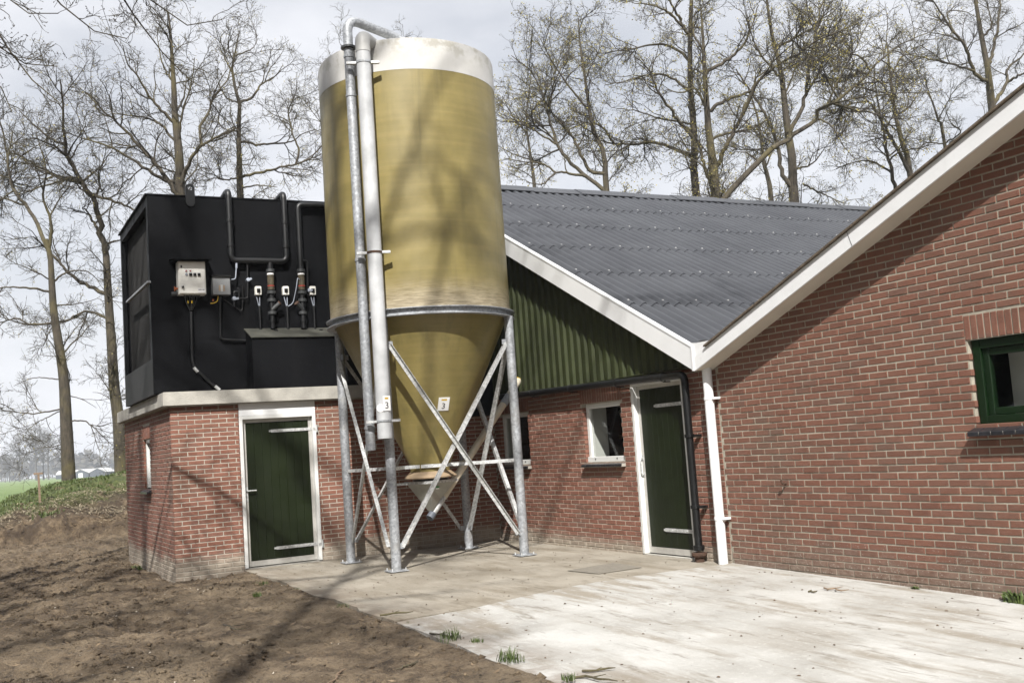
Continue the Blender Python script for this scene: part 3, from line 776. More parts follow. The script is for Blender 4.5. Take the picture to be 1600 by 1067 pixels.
tag(capm.build('fixing_caps', plain('cap_plastic', (0.34, 0.34, 0.34), 0.5), roofo, smooth=40), kind='stuff')
xr, zr = -2.28, roof1(-2.28)
for c in range(22):                                 # ridge caps
    y0 = -OV+0.05+c*1.15
    mb = MB()
    mb.prism([(xr-0.3, y0, zr-0.13+0.01*(c % 2)), (xr, y0, zr+0.03+0.01*(c % 2)), (xr+0.3, y0, zr-0.13+0.01*(c % 2)), (xr+0.3, y0, zr-0.145+0.01*(c % 2)), (xr, y0, zr+0.015+0.01*(c % 2)), (xr-0.3, y0, zr-0.145+0.01*(c % 2))], (0, 1.22, 0))
    mb.build('ridge_cap', M_roof, roofo)
MB().prism([(-2.3, -OV+0.06, zr-0.03), (-10.3, -OV+0.06, zr-4.03), (-10.3, -OV+0.06, zr-4.08), (-2.3, -OV+0.06, zr-0.08)], (0, 26, 0)).build('rear_roof_slope', M_roof, barn)
MB().box((-10.2, 0.02, -0.2), (-10.0, 25.6, 2.2)).build('rear_wall', M_m2, barn)
MB().box((-10.0, 25.4, -0.2), (5.6, 25.6, 2.3)).build('end_wall', M_m2, barn)
# black gutter pipe under the cladding and its downpipe
ga = ony(800, 618, -0.09); gb = ony(1066, 585.5, -0.09)
gz = lambda x: ga[2]+(gb[2]-ga[2])*(x-ga[0])/(gb[0]-ga[0])
xd = 5.17
gp = [(-0.0+0.35, -0.10, gz(0.35)), (xd, -0.10, gz(xd)), (xd, -0.10, 0.17)]
gut = MB().tube(rounded(gp, 0.09, 6), 0.044, 16).build('gutter', M_bpvc, barn, smooth=50)
for x in (1.5, 2.6, 3.75, 4.75):
    mb = MB(); mb.lathe((x, -0.10, gz(x)), [(0.051, -0.014), (0.056, -0.012), (0.056, 0.012), (0.051, 0.014)], 16, (1, 0, 0)); mb.box((x-0.012, -0.1, gz(x)-0.062), (x+0.012, 0.0, gz(x)-0.05)); mb.build('clip', M_bpvc, gut)
for z in (1.43, 0.62):
    mb = MB(); mb.lathe((xd, -0.10, z), [(0.051, -0.02), (0.057, -0.017), (0.057, 0.017), (0.051, 0.02)], 16); mb.box((xd+0.03, -0.115, z-0.012), (xd+0.10, -0.0, z+0.012)); mb.build('clip', M_bpvc, gut)
MB().lathe((xd, -0.10, 0.13), [(0.051, 0.06), (0.066, 0.055), (0.066, 0.012), (0.06, 0.01), (0.06, 0.0)], 18).build('collar', M_bpvc, gut, smooth=40)
MB().lathe((xd, -0.10, -0.02), [(0.055, 0.0), (0.055, 0.07), (0.085, 0.085), (0.092, 0.10), (0.088, 0.128), (0.06, 0.132)], 14).build('drain_socket', M_rust, gut, smooth=30)

# ---- byre: the big brick gable on the right
byre = thing('brick_byre', (13.2, 0, 0), 'large dark red brick gable with deep white rake board and green window', 'barn')
wc = Wall('y', -0.003, BP3, BC3, Z3)
lin3 = (W3[0]-0.03, W3[1]+0.03, W3[3], W3[3]+0.215)
wc.rows(5.632, 12.6, 5.2, [W3, lin3], phase=0.04, top=rake3, j=0.0135, ragged=lambda r: 0.006*((r*7) % 3))
wc.soldiers(W3[0]-0.03, W3[1]+0.03, W3[3]+0.006, W3[3]+0.208, w=0.066)
w_c = wc.solid('gable_wall', M_m3, byre, 5.625, 20.8, -0.45, 0, [W3, (13.2, 13.2, 0, 0)], top=lambda u: rake3(u)+0.03, depth=0.22)
wc.emit(M_b3, w_c, 300)
def rake(sgn):
    g = rake3; a, b = (5.57, 13.2) if sgn > 0 else (13.2, 20.9)
    FH = 0.158
    f = MB()
    f.prism([(a, -OV, g(a)), (b, -OV, g(b)), (b, -OV, g(b)+FH), (a, -OV, g(a)+FH)], (0, 0.022, 0)).build('rake_board', M_white, byre)
    MB().prism([(a, -OV+0.023, g(a)+0.002), (b, -OV+0.023, g(b)+0.002), (b, -OV+0.023, g(b)+0.016), (a, -OV+0.023, g(a)+0.016)], (0, 0.225, 0)).build('soffit', M_soff, byre)
    MB().prism([(a+(0.22 if sgn > 0 else 0), -OV-0.03, g(a+(0.22 if sgn > 0 else 0))+FH+0.004), (b, -OV-0.03, g(b)+FH+0.004), (b, -OV-0.03, g(b)+FH+0.022), (a+(0.22 if sgn > 0 else 0), -OV-0.03, g(a+(0.22 if sgn > 0 else 0))+FH+0.022)], (0, 26.2, 0)).build('roof', M_roofedge, byre)
M_soff = plain('cream_soffit', (0.55, 0.50, 0.42), 0.6, var=0.06, scale=3)
rake(1); rake(-1)
xj = 8.05
MB().prism([(xj, -OV-0.003, rake3(xj)+0.004), (xj+0.004, -OV-0.003, rake3(xj)+0.004), (xj-0.045, -OV-0.003, rake3(xj)+0.15), (xj-0.049, -OV-0.003, rake3(xj)+0.15)], (0, 0.002, 0)).build('board_joint', M_greyfit, byre)
# valley end between the two roofs
MB().prism([(5.46, -OV+0.012, roof1(5.46)+0.02), (5.57, -OV+0.012, roof1(5.57)-0.10), (5.80, -OV+0.012, rake3(5.80)+0.15), (5.86, -OV+0.012, rake3(5.86)+0.20), (5.62, -OV+0.012, 2.455)], (0, 0.02, 0)).build('valley_end', M_white, byre)
MB().prism([(5.45, -OV+0.06, 2.37), (5.62, -OV+0.06, 2.28), (5.78, -OV+0.06, 2.28), (5.95, -OV+0.06, 2.36), (5.95, -OV+0.06, 2.39), (5.78, -OV+0.06, 2.30), (5.62, -OV+0.06, 2.30), (5.45, -OV+0.06, 2.40)], (0, 25.5, 0)).build('valley_gutter', M_galv, byre)
MB().box((20.6, 0.2, -0.3), (20.8, 25, 2.2)).build('far_wall', M_m3, byre)
# white downpipe
xp = 5.575
dp = MB().tube([(xp, -0.09, 0.0), (xp, -0.09, 2.19)], 0.054, 20).build('downpipe', M_white, byre, smooth=50)
for z in (1.83, 0.50):
    mb = MB(); mb.lathe((xp, -0.09, z), [(0.055, -0.018), (0.060, -0.015), (0.060, 0.015), (0.055, 0.018)], 20); mb.box((xp+0.03, -0.1, z-0.012), (xp+0.09, -0.0, z+0.012)); mb.build('clip', M_white, dp)
# green window
mb = MB(); frame_rect(mb, lambda u, z, w: (u, -w, z), W3[0]+0.003, W3[1]-0.003, W3[2]+0.004, W3[3]-0.003, 0.075, -0.12, -0.032)
gw = mb.build('window', M_wgreen, byre, bevel=0.004, seg=1)
mb = MB(); frame_rect(mb, lambda u, z, w: (u, -w, z), W3[0]+0.08, W3[1]-0.08, W3[2]+0.08, W3[3]-0.08, 0.06, -0.11, -0.055); mb.build('sash', M_wgreen, gw, bevel=0.005, seg=1)
sheet_pane(gw, W3[0]+0.135, W3[1]-0.135, W3[2]+0.135, W3[3]-0.135, 0.075)
tw = 0.115
for k in range(11):
    a = W3[0]-0.045+k*tw
    MB().prism([(a+0.004, -0.095, W3[2]-0.085), (a+0.004, -0.09, W3[2]-0.05), (a+0.004, 0.05, W3[2]+0.0), (a+0.004, 0.05, W3[2]-0.085)], (tw-0.008, 0, 0)).build('sill_tile', M_tile, gw, bevel=0.003, seg=1)
MB().box((W3[0]-0.04, -0.085, W3[2]-0.08), (W3[1]+0.04, 0.05, W3[2]-0.052)).build('sill_mortar', M_joint, gw)
MB().box((W3[0]+0.14, 0.30, W3[2]-0.1), (W3[1]+0.5, 0.32, W3[3]+0.1)).build('inner_curtain', M_inwhite, gw)
room(byre, W3[0]-0.8, W3[1]+0.8, 0.3, 2.8, 0.225, 2.5, M_dark)
q = ony(1229, 755, 0)
MB().tube(rounded([(q[0], 0.0, q[2]), (q[0], -0.06, q[2]), (q[0], -0.07, q[2]+0.04)], 0.02), 0.011, 8).build('wall_hook', M_rust, byre)

# repair patch and damp mark on the old pavement
pp = [onz(760+x/2.964, 560+y/2.964, 0) for x, y in ((375, 985), (590, 950), (720, 970), (520, 1000))]
MB().prism([(a[0], a[1], 0.0075) for a in pp], (0, 0, 0.005)).build('repair_patch', M_patch).__setitem__('kind', 'structure')

# ------------------------------------------------------------------ feed silo
SX, SY, SR = 1.645, -1.845, 1.235
silo = thing('feed_silo', (SX, SY, 0), 'tall gold fibreglass feed silo with white top band on four galvanised legs', 'silo')
ZR, ZB, ZT = 3.27, 6.40, 6.84
MB().lathe((SX, SY, 0), [(SR, ZR), (SR, 4.2), (SR-0.004, 5.3), (SR-0.008, ZB)], 96).build('body', M_gold, silo, smooth=40)
MB().lathe((SX, SY, 0), [(SR-0.006, ZB), (SR-0.008, ZT-0.06), (SR-0.02, ZT-0.02), (SR-0.06, ZT), (0.35, ZT+0.13), (0.30, ZT+0.16), (0.001, ZT+0.17)], 96).build('top_band', M_band, silo, smooth=30)
cone_r = lambda z: 0.285+(1.20-0.285)*(z-1.30)/(3.25-1.30)
cone = MB().lathe((SX, SY, 0), [(1.20, 3.25), (0.285, 1.30), (0.27, 1.22), (0.27, 1.17)], 96).build('cone', M_gold, silo, smooth=30)
MB().lathe((SX, SY, 0), [(SR+0.005, 3.285), (SR+0.062, 3.285), (SR+0.062, 3.275), (SR+0.012, 3.270), (SR+0.012, 3.205), (SR+0.055, 3.20), (SR+0.055, 3.19), (SR-0.05, 3.19), (SR-0.05, 3.26)], 96).build('ring_beam', M_galv, silo, smooth=25)
MB().lathe((SX, SY, 0), [(0.275, 1.19), (0.345, 1.135), (0.36, 1.115), (0.355, 1.10), (0.25, 1.10)], 28).build('outlet_skirt', plain('tan_rubber', (0.26, 0.19, 0.12), 0.7, var=0.2), silo, smooth=30)
MB().lathe((SX, SY, 0), [(0.24, 1.10), (0.24, 1.03)], 28).build('outlet_throat', M_greyfit, silo, smooth=30)
LEGS = [(0.835, -2.765), (2.477, -2.735), (0.785, -0.94), (2.490, -0.93)]
for i, (x, y) in enumerate(LEGS):
    lg = MB().tube([(x, y, 0.012), (x, y, 3.20)], 0.062, 20).build('leg', M_galv, silo, smooth=50)
    MB().box((x-0.12, y-0.12, 0.010), (x+0.12, y+0.12, 0.022)).build('foot_plate', M_galv, lg)
    mb = MB()
    for a, b in ((-0.09, -0.09), (0.09, 0.09), (-0.09, 0.09), (0.09, -0.09)): mb.tube([(x+a, y+b, 0.02), (x+a, y+b, 0.05)], 0.009, 6)
    mb.build('foot_bolts', M_galvb, lg)
A, B, C, D = [np.array([x, y, 0.0]) for x, y in LEGS]
def xbrace(p, q, out):
    out = np.array(out, float); d = (q-p)/np.linalg.norm(q-p); zl, zh = 0.31, 2.85
    for k, (s, e) in enumerate((((p, zl), (q, zh)), ((p, zh), (q, zl)))):
        a = s[0]+d*(0.075 if s[0] is p else -0.075)+np.array([0, 0, s[1]])+out*(0.012+0.022*k)
        b = e[0]+d*(0.075 if e[0] is p else -0.075)+np.array([0, 0, e[1]])+out*(0.012+0.022*k)
        MB().angle(a, b, 0.05, 0.005, (0, 0, -1), out*(1 if k else -1)).build('brace', M_galvb, silo)
    for s, sg in ((p, 1), (q, -1)):
        for z in (zl, zh):
            c = s+d*sg*0.07+np.array([0, 0, z])
            MB().bar(c-d*sg*0.02, c+d*sg*0.05, 0.012, 0.07).build('gusset', M_galv, silo)
xbrace(A, B, (0, -1, 0)); xbrace(B, D, (1, 0, 0)); xbrace(C, D, (0, 1, 0)); xbrace(A, C, (-1, 0, 0))
tz = 1.265
nfa = np.array([SX-0.13, SY-0.27, tz]); nfd = np.array([SX+0.27, SY+0.13, tz]); nfm = np.array([SX+0.21, SY-0.22, tz])
for a, b in ((A+np.array([0.06, 0, tz]), nfm+np.array([0.0, -0.02, 0])), (nfm, D+np.array([0, -0.06, tz])), (C+np.array([0.05, 0, tz]), nfm*0+np.array([SX-0.26, SY+0.1, tz])), (B+np.array([-0.05, 0, tz]), nfa)):
    MB().bar(a, b, 0.008, 0.045).build('tie_bar', M_galvb, silo)
# discharge boot
mb = MB(); zt, zb = 1.03, 0.665; e = np.array([cr[0], cr[1], 0]); e /= np.linalg.norm(e); fwd = np.array([-e[1], e[0], 0]); c0 = np.array([SX, SY, 0])
AUG0 = np.array([1.66, -1.87, 0.60]); AUG1 = np.array([1.001, -0.02, 2.446]); AUD = (AUG1-AUG0)/np.linalg.norm(AUG1-AUG0)
ah = np.array([AUD[0], AUD[1], 0]); ah /= np.linalg.norm(ah); an = np.array([-ah[1], ah[0], 0])
tq = [c0+ah*s*0.24+an*t*0.22 for s, t in ((-1,-1),(1,-1),(1,1),(-1,1))]
bq = [AUG0*[1,1,0]+ah*s+an*t*0.045 for s, t in ((-0.02,-1),(0.14,-1),(0.14,1),(-0.02,1))]
bzs = [0.655, 0.80, 0.80, 0.655]
boot = MB().add([p+np.array([0, 0, zt]) for p in tq]+[p+np.array([0, 0, z]) for p, z in zip(bq, bzs)], [(0,1,2,3),(7,6,5,4)]+[(i,4+i,4+(i+1)%4,(i+1)%4) for i in range(4)])
boot = boot.build('outlet_boot', plain('boot_steel', (0.34, 0.335, 0.30), 0.45, 0.3, var=0.15), silo)
mb = MB(); frame_top = [c0+ah*s*0.27+an*t*0.25 for s, t in ((-1,-1),(1,-1),(1,1),(-1,1))]
mb.prism([p+np.array([0, 0, zt]) for p in frame_top], (0, 0, 0.035)); mb.build('boot_flange', M_galvb, boot)
sl0 = c0-e*0.20+np.array([0, 0, 1.045]); MB().bar(sl0, sl0-e*0.40+np.array([0, 0, -0.01]), 0.18, 0.03).build('slide_gate', M_galvb, boot)
qn = np.cross(tq[1]-tq[0], np.append((bq[0]-tq[0])[:2], bzs[0]-zt)); qn /= np.linalg.norm(qn)
for k, (m, z0, z1) in enumerate(((M_lgreen, 0.965, 0.985), (M_sticker, 0.945, 0.962))):
    def bp(s, z):
        t = (zt-z)/(zt-0.66); a = (tq[0]*(1-s)+tq[1]*s); b = (bq[0]*(1-s)+bq[1]*s); p = a*(1-t)+b*t; return np.array([p[0], p[1], z])-an*0.004
    MB().prism([bp(0.25, z0), bp(0.40, z0), bp(0.40, z1), bp(0.25, z1)], -an*0.002).build('sticker', m, boot)
# filling and exhaust pipes on the left
hd = np.array([SX, SY])-CAM[:2]; hd /= np.linalg.norm(hd); hn = np.array([-hd[1], hd[0]])
def off(back, lat): q = np.array([SX, SY])+hd*back+hn*lat; return q[0], q[1]
x1, y1 = off(-1.20, 0.722); x2, y2 = off(-1.34, 0.532)
ctr = np.array([SX, SY]); 
endp = off(-0.70, 0.07)
p1 = MB().tube(rounded([(x1, y1, 1.52), (x1, y1, 7.12), (endp[0], endp[1], 7.02), (endp[0]+0.1, endp[1]+0.15, 6.86)], 0.20, 8), 0.062, 18).build('filling_pipe', M_galv, silo, smooth=50)
for z in (6.60, 3.93, 1.80, 6.08):
    MB().lathe((x1, y1, z), [(0.063, -0.018), (0.070, -0.016), (0.070, 0.016), (0.063, 0.018)], 18).build('clamp', M_galv, p1)
MB().lathe((x1, y1, 6.72), [(0.063, -0.015), (0.10, -0.012), (0.10, 0.012), (0.063, 0.015)], 18).build('flange', M_greyfit, p1)
sx2, sy2 = ctr+(np.array([x2, y2])-ctr)*(1.15/np.linalg.norm(np.array([x2, y2])-ctr))
p2 = MB().tube(rounded([(x2, y2, 1.655), (x2, y2, 6.70)], 0.1), 0.092, 22).build('exhaust_pipe', plain('off_white_pipe', (0.43, 0.44, 0.45), 0.5, var=0.2, scale=4), silo, smooth=50)
MB().tube(rounded([(x2, y2, 6.60), (x2, y2, 6.80), (sx2, sy2, 6.80)], 0.14, 8), 0.097, 20).build('elbow', plain('grey_elbow', (0.36, 0.36, 0.35), 0.5), p2, smooth=50)
for z, m in ((6.46, M_galv), (3.99, M_rust), (1.87, M_galv)):
    c = MB().lathe((x2, y2, z), [(0.093, -0.014), (0.100, -0.012), (0.100, 0.012), (0.093, 0.014)], 22).build('clamp', m, p2)
    d2 = np.array([*(-hn*1.0), 0]); q0 = np.array([x2, y2, z])
    MB().bar(q0-d2*0.22, q0+d2*0.20, 0.05, 0.03).build('clamp_bracket', M_galvb, c)
    if z > 3:
        q1 = np.array([*(ctr+(np.array([x2, y2])-ctr)*(1.24/np.linalg.norm(np.array([x2, y2])-ctr))), z-0.07])
        MB().bar(q0+np.array([0, 0, -0.07]), q1, 0.04, 0.03).build('wall_bracket', M_galv, c)
# number stickers
def cone_hit(px, py):
    v = ray(px, py); t = 10.0
    while t < 20:
        p = CAM+v*t
        if 1.3 < p[2] < 3.2 and math.hypot(p[0]-SX, p[1]-SY) < cone_r(p[2]): return p
        t += 0.002
def sticker(parent, p, n, up, w, h):
    n = n/np.linalg.norm(n); up = up-n*(up@n); up /= np.linalg.norm(up); x = np.cross(up, n)
    st = MB().add([p+n*0.006+x*a*w/2+up*b*h/2 for a, b in ((-1,-1),(1,-1),(1,1),(-1,1))]+[p+n*0.001+x*a*w/2+up*b*h/2 for a, b in ((-1,-1),(1,-1),(1,1),(-1,1))], [(0,1,2,3),(4,7,6,5),(0,4,5,1),(1,5,6,2),(2,6,7,3),(3,7,4,0)]).build('number_sticker', M_sticker, parent)
    t = link('number', text_mesh('3', h*0.62, M_ink), st); t.matrix_world = frame_matrix(p+n*0.0075-up*h*0.16, x, up, n)
    b = MB().add([p+n*0.0075+x*a*w*0.25+up*(h*0.33+c*h*0.06) for a, c in ((-1,-1),(1,-1),(1,1),(-1,1))], [(0,1,2,3)]).build('colour_strip', M_yellow, st)
    return st
cp = cone_hit(693, 631); rn = np.array([cp[0]-SX, cp[1]-SY, 0]); rn /= np.linalg.norm(rn)
cn = rn*(3.25-1.30)-np.array([0, 0, 1])*(1.2-0.285); tocam = CAM-cp
sticker(cone, cp, cn+0.0*tocam, np.array([0.03, 0.02, 1.0]), 0.155, 0.185)
th = math.atan2(CAM[1]-y2, CAM[0]-x2)+0.45
sp = np.array([x2+0.094*math.cos(th), y2+0.094*math.sin(th), 2.085])
sticker(p2, sp, np.array([math.cos(th), math.sin(th), 0]), np.array([0, 0, 1.0]), 0.10, 0.185)
MB().lathe((x2+0.093*math.cos(th-0.85), y2+0.093*math.sin(th-0.85), 2.03), [(0.052, 0.0), (0.05, 0.003), (0.001, 0.004)], 20, (math.cos(th-0.85), math.sin(th-0.85), 0)).build('round_sticker', M_sticker, p2)

# feed auger tube from the boot up into the gable
aug = thing('feed_auger_tube', tuple(AUG0), 'cream plastic auger tube slanting from the silo outlet up into the green gable', 'auger tube')
MB().tube([AUG0+AUD*0.32, AUG1+AUD*0.03], 0.052, 16).build('tube', M_cream, aug, smooth=50)
MB().tube([AUG0+AUD*0.02, AUG0+AUD*0.34], 0.046, 16).build('inlet_tube', M_galvb, aug, smooth=50)
MB().tube([AUG0-AUD*0.06, AUG0+AUD*0.03], 0.055, 16).build('end_cap', plain('grey_end_cap', (0.09, 0.10, 0.12), 0.4), aug, smooth=40)
MB().tube([AUG1-AUD*0.55, AUG1-AUD*0.37], 0.058, 16).build('joint_sleeve', plain('grey_sleeve', (0.30, 0.32, 0.35), 0.4), aug, smooth=40)
MB().tube([AUG1-AUD*0.03, AUG1+AUD*0.06], 0.054, 16).build('upper_collar', M_yellow, aug, smooth=40)

# ------------------------------------------------------------------ black equipment housing on the annex roof
BX, BY0, BY1, BXB, BZ0, BZ1 = -0.297, -5.112, -0.72, -3.10, 2.512, 5.345
box = thing('equipment_housing', (-1.7, -3.0, 2.51), 'big black steel air-washer housing standing on the annex roof slab', 'housing')
MB().box((BX-0.05, BY0, BZ0), (BX, BY1, BZ1)).build('front_panel', M_black, box, bevel=0.006)
MB().box((BXB, BY1-0.05, BZ0), (BX-0.052, BY1, BZ1)).box((BXB, BY0+0.062, BZ0), (BXB+0.05, BY1-0.052, BZ1)).build('rear_panels', M_black, box)
MB().box((BXB-0.03, BY0-0.03, BZ1+0.002), (BX+0.012, BY1+0.02, BZ1+0.022)).build('lid', M_black, box)
mb = MB(); mb.box((BXB, BY0, BZ0+0.50), (BXB+0.10, BY0+0.06, BZ1)).box((BX-0.16, BY0+0.002, BZ0+0.50), (BX-0.052, BY0+0.06, BZ1)).box((BXB+0.102, BY0+0.003, BZ1-0.13), (BX-0.162, BY0+0.06, BZ1)); mb.build('side_frame', M_black, box)
MB().box((BXB, BY0, BZ0), (BX-0.052, BY0+0.05, BZ0+0.498)).build('side_skirt', plain('grey_black_skirt', (0.012, 0.012, 0.0125), 0.7, var=0.2, scale=6), box)
net = MB(); k = 0
x = BXB+0.10
while x < BX-0.18:
    net.box((x, BY0+0.10, BZ0+0.5), (x+0.012, BY0+0.108, BZ1-0.13)); x += 0.034
z = BZ0+0.52
while z < BZ1-0.14:
    net.box((BXB+0.10, BY0+0.109, z), (BX-0.17, BY0+0.115, z+0.010)); z += 0.04
net.build('netting', M_mesh, box)
MB().box((BXB+0.06, BY0+0.35, BZ0+0.4), (BX-0.06, BY0+0.37, BZ1-0.06)).build('filter_pack', M_mesh, box)
a = ony(199, 472, BY0-0.02); b = ony(233, 440, BY0-0.02)
MB().bar(a, b, 0.03, 0.045, (0, 1, 0)).build('diagonal_stay', M_galv, box)
# lifting eye
c = onx(297, 303, BX+0.02); mb = MB(); ang = np.linspace(0, 2*PI, 33)[:-1]
outer = []; hw = 0.066; hc = 0.10
for t in ang: outer.append((BX+0.004, c[1]+hw*math.cos(t), c[2]-0.02+(hc if math.sin(t) >= 0 else -hc)+hw*math.sin(t)))
inner = [(BX+0.004, c[1]+0.032*math.cos(t), c[2]-0.02+hc+0.0+0.032*math.sin(t)) for t in ang]
n = 32; vs = outer+inner+[(BX+0.026, p[1], p[2]) for p in outer]+[(BX+0.026, p[1], p[2]) for p in inner]
fs = []
for i in range(n):
    j = (i+1) % n
    fs += [(i, j, n+j, n+i), (2*n+i, 3*n+i, 3*n+j, 2*n+j), (i, 2*n+i, 2*n+j, j), (n+i, n+j, 3*n+j, 3*n+i)]
mb.add(vs, fs).build('lifting_eye', M_bpipe, box)
# low tank with a sloping lid
hx = 0.075
h0 = onx(383, 515, BX); hy0 = h0[1]; hz = h0[2]; hy1 = -1.6
hf = onx(402, 527, hx)
tank = MB().prism([(BX+0.002, hy0, BZ0), (hx, hy0, BZ0), (hx, hy0, hf[2]-0.01), (BX+0.002, hy0, hz-0.01)], (0, hy1-hy0, 0)).build('sump_tank', M_black, box, bevel=0.006)
M_lid = plain('weathered_lid', (0.045, 0.045, 0.036), 0.8, var=0.45, scale=5)
MB().prism([(BX+0.004, hy0-0.02, hz-0.004), (hx+0.025, hy0-0.02, hf[2]-0.006), (hx+0.025, hy0-0.02, hf[2]+0.012), (BX+0.004, hy0-0.02, hz+0.016)], (0, hy1-hy0+0.04, 0)).build('lid', M_lid, tank)
for px in (431, 501):
    c = onx(px, 518, BX+0.12); MB().box((c[0]-0.03, c[1]-0.025, c[2]-0.06), (c[0]+0.03, c[1]+0.025, c[2]+0.03)).build('latch', M_bpipe, tank)
MB().box((BX+0.004, -1.55, BZ0), (BX+0.25, -0.76, 3.0)).box((0.02, -0.5, 1.95), (0.16, -0.06, 2.62)).build('side_duct', M_black, box)

# pipework
def bp_(x, y, w=0.0): q = onx(x, y, BX+w); return (BX+w, q[1], q[2])
PW = 0.075
pipes = thing('black_pipework', bp_(420, 515), 'black plastic pipework looping down the front of the black housing', 'pipework')
RP = 0.045
q1 = bp_(356.5, 300, PW); q2 = bp_(361, 405, PW); q3 = bp_(446, 410, PW); q4 = bp_(444.5, 304, PW)
topz = BZ1+0.10
yA = (q1[1]+q2[1])/2; yB = (q3[1]+q4[1])/2; zl_ = (q2[2]+q3[2])/2
loop = [(BX-0.6, yA, BZ1+0.03), (BX-0.10, yA, topz), (BX+PW, yA, topz), (BX+PW, yA, zl_), (BX+PW, yB, zl_), (BX+PW, yB, topz), (BX-0.10, yB, topz), (BX-0.6, yB, BZ1+0.03)]
lp = MB().tube(rounded(loop, 0.09, 6), RP, 14).build('pipe_loop', M_bpipe, pipes, smooth=50)
for y, z in ((yA, zl_+0.22), (yB, zl_+0.22), (yA, 5.0), (yB, 5.0)):
    MB().lathe((BX+PW, y, z), [(RP, -0.02), (RP+0.010, -0.017), (RP+0.010, 0.017), (RP, 0.02)], 14).build('collar', M_bpipe, lp)
yC = bp_(467, 360, PW)[1]; zC = bp_(467, 320, PW)[2]
p3 = [(BX+PW, -0.9, zC), (BX+PW, yC, zC), (BX+PW, yC, hz+0.0)]
l3 = MB().tube(rounded(p3, 0.08, 6), RP, 14).build('riser_pipe', M_bpipe, pipes, smooth=50)
yD = bp_(424, 460, PW)[1]
l4 = MB().tube([(BX+PW, yD, zl_), (BX+PW, yD, hz+0.0)], RP*0.9, 14).build('riser_pipe', M_bpipe, pipes, smooth=50)
for yy, par, sgn in ((yD, l4, 1), (yC, l3, -1)):
    zz = lambda py: bp_(424 if yy == yD else 468, py, PW)[2]
    for py in (423, 457, 469, 489):
        MB().lathe((BX+PW, yy, zz(py)), [(RP, -0.024), (RP+0.019, -0.021), (RP+0.019, 0.021), (RP, 0.024)], 14).build('union_nut', M_greyfit, par, smooth=30)
    MB().tube([(BX+PW, yy, zz(453)), (BX+PW, yy, zz(427))], RP+0.005, 14).build('sight_tube', M_sight, par, smooth=50)
    MB().lathe((BX+PW, yy, zz(428.5)), [(RP+0.006, -0.012), (RP+0.0065, 0.012)], 14).build('white_ring', M_sticker, par)
    MB().lathe((BX+PW, yy, zz(447)), [(RP+0.006, -0.008), (RP+0.0065, 0.008)], 14).build('red_ring', M_red, par)
    a = np.array([BX+PW+0.01, yy, zz(484)]); b = np.array([BX+PW+0.05, yy+sgn*0.10, zz(475)])
    MB().tube([a, b], 0.034, 12).build('strainer_branch', M_greyfit, par, smooth=40)
    MB().tube([b, b+(b-a)*0.12], 0.038, 12).build('strainer_cap', M_rust, par, smooth=40)
    MB().lathe((BX+PW, yy, zz(502)), [(RP, -0.014), (RP+0.008, -0.012), (RP+0.008, 0.012), (RP, 0.014)], 14).build('clip', M_bpipe, par)
# sampling line with taps between cabinet and risers
ln = [bp_(386.5, 411, 0.06), bp_(387, 466, 0.06), bp_(373.5, 466, 0.06), bp_(373.5, 451, 0.06), bp_(370.5, 451, 0.06)]
s1 = MB().tube(rounded(ln, 0.03), 0.013, 10).build('sampling_line', M_bpipe, pipes, smooth=50)
ln = [bp_(371, 456, 0.06), bp_(365.5, 456, 0.06), bp_(366, 478, 0.06)]
MB().tube(rounded(ln, 0.03), 0.018, 10).build('drain_line', M_bpipe, pipes, smooth=50)
for px, py, dx, dy in ((389, 437, 4, -2), (367, 466, 6, 0), (484.5, 453, 5, 0)):
    a = np.array(bp_(px-3, py+1.5, 0.09)); b = np.array(bp_(px+dx, py+dy, 0.09))
    MB().bar(a, b, 0.018, 0.03).lathe(bp_(px-2, py+1, 0.03), [(0.03, 0), (0.03, 0.05), (0.001, 0.055)], 10, (1, 0, 0)).build('tap', M_lever, pipes)
ln = [bp_(471, 407, 0.10), bp_(480, 408, 0.08), bp_(481, 452, 0.06)]
MB().tube(rounded(ln, 0.04), 0.018, 10).build('bypass_line', M_bpipe, pipes, smooth=50)
ln = [bp_(379, 446, 0.05), bp_(380, 462, 0.05), bp_(378.5, 484, 0.05), bp_(375.5, 485, 0.05), bp_(346, 465, 0.03)]
MB().tube(rounded(ln, 0.05), 0.007, 6).build('signal_cable', M_bakel, pipes, smooth=50)

# control cabinet
cab = thing('control_cabinet', bp_(300, 462), 'white enamel control cabinet with switches under a small black canopy', 'control cabinet')
c0_ = bp_(277.5, 408, 0.17); c1_ = bp_(322.5, 460, 0.17)
yl, yr, zt_, zb_ = c0_[1], c1_[1], c0_[2], c1_[2]
cb = MB().box((BX+0.012, yl, zb_), (BX+0.17, yr, zt_)).build('body', M_cab, cab, bevel=0.006)
MB().box((BX+0.172, yl+0.012, zb_+0.012), (BX+0.188, yr-0.012, zt_-0.012)).build('door', M_cab, cab, bevel=0.004)
cw, ch_ = yr-yl, zt_-zb_
def cf(u, v): return yl+cw*u, zt_-ch_*v
MB().prism([(BX+0.004, yl-0.09, zt_+0.035), (BX+0.30, yl-0.09, zt_+0.012), (BX+0.30, yl-0.09, zt_+0.022), (BX+0.004, yl-0.09, zt_+0.055)], (0, cw+0.16, 0)).build('canopy', M_black, cab)
def knob(u, v, r, m, n=14, d=0.02, nm='knob', par=cab):
    y, z = cf(u, v); return MB().lathe((BX+0.188, y, z), [(r, 0), (r*0.95, d), (r*0.4, d*1.15), (0.001, d*1.15)], n, (1, 0, 0)).build(nm, m, par, smooth=40)
def plate(u, v, w, h, m, d=0.006, nm='plate', x0=0.1885):
    y, z = cf(u, v); return MB().box((BX+x0, y-w/2, z-h/2), (BX+x0+d, y+w/2, z+h/2)).build(nm, m, cab)
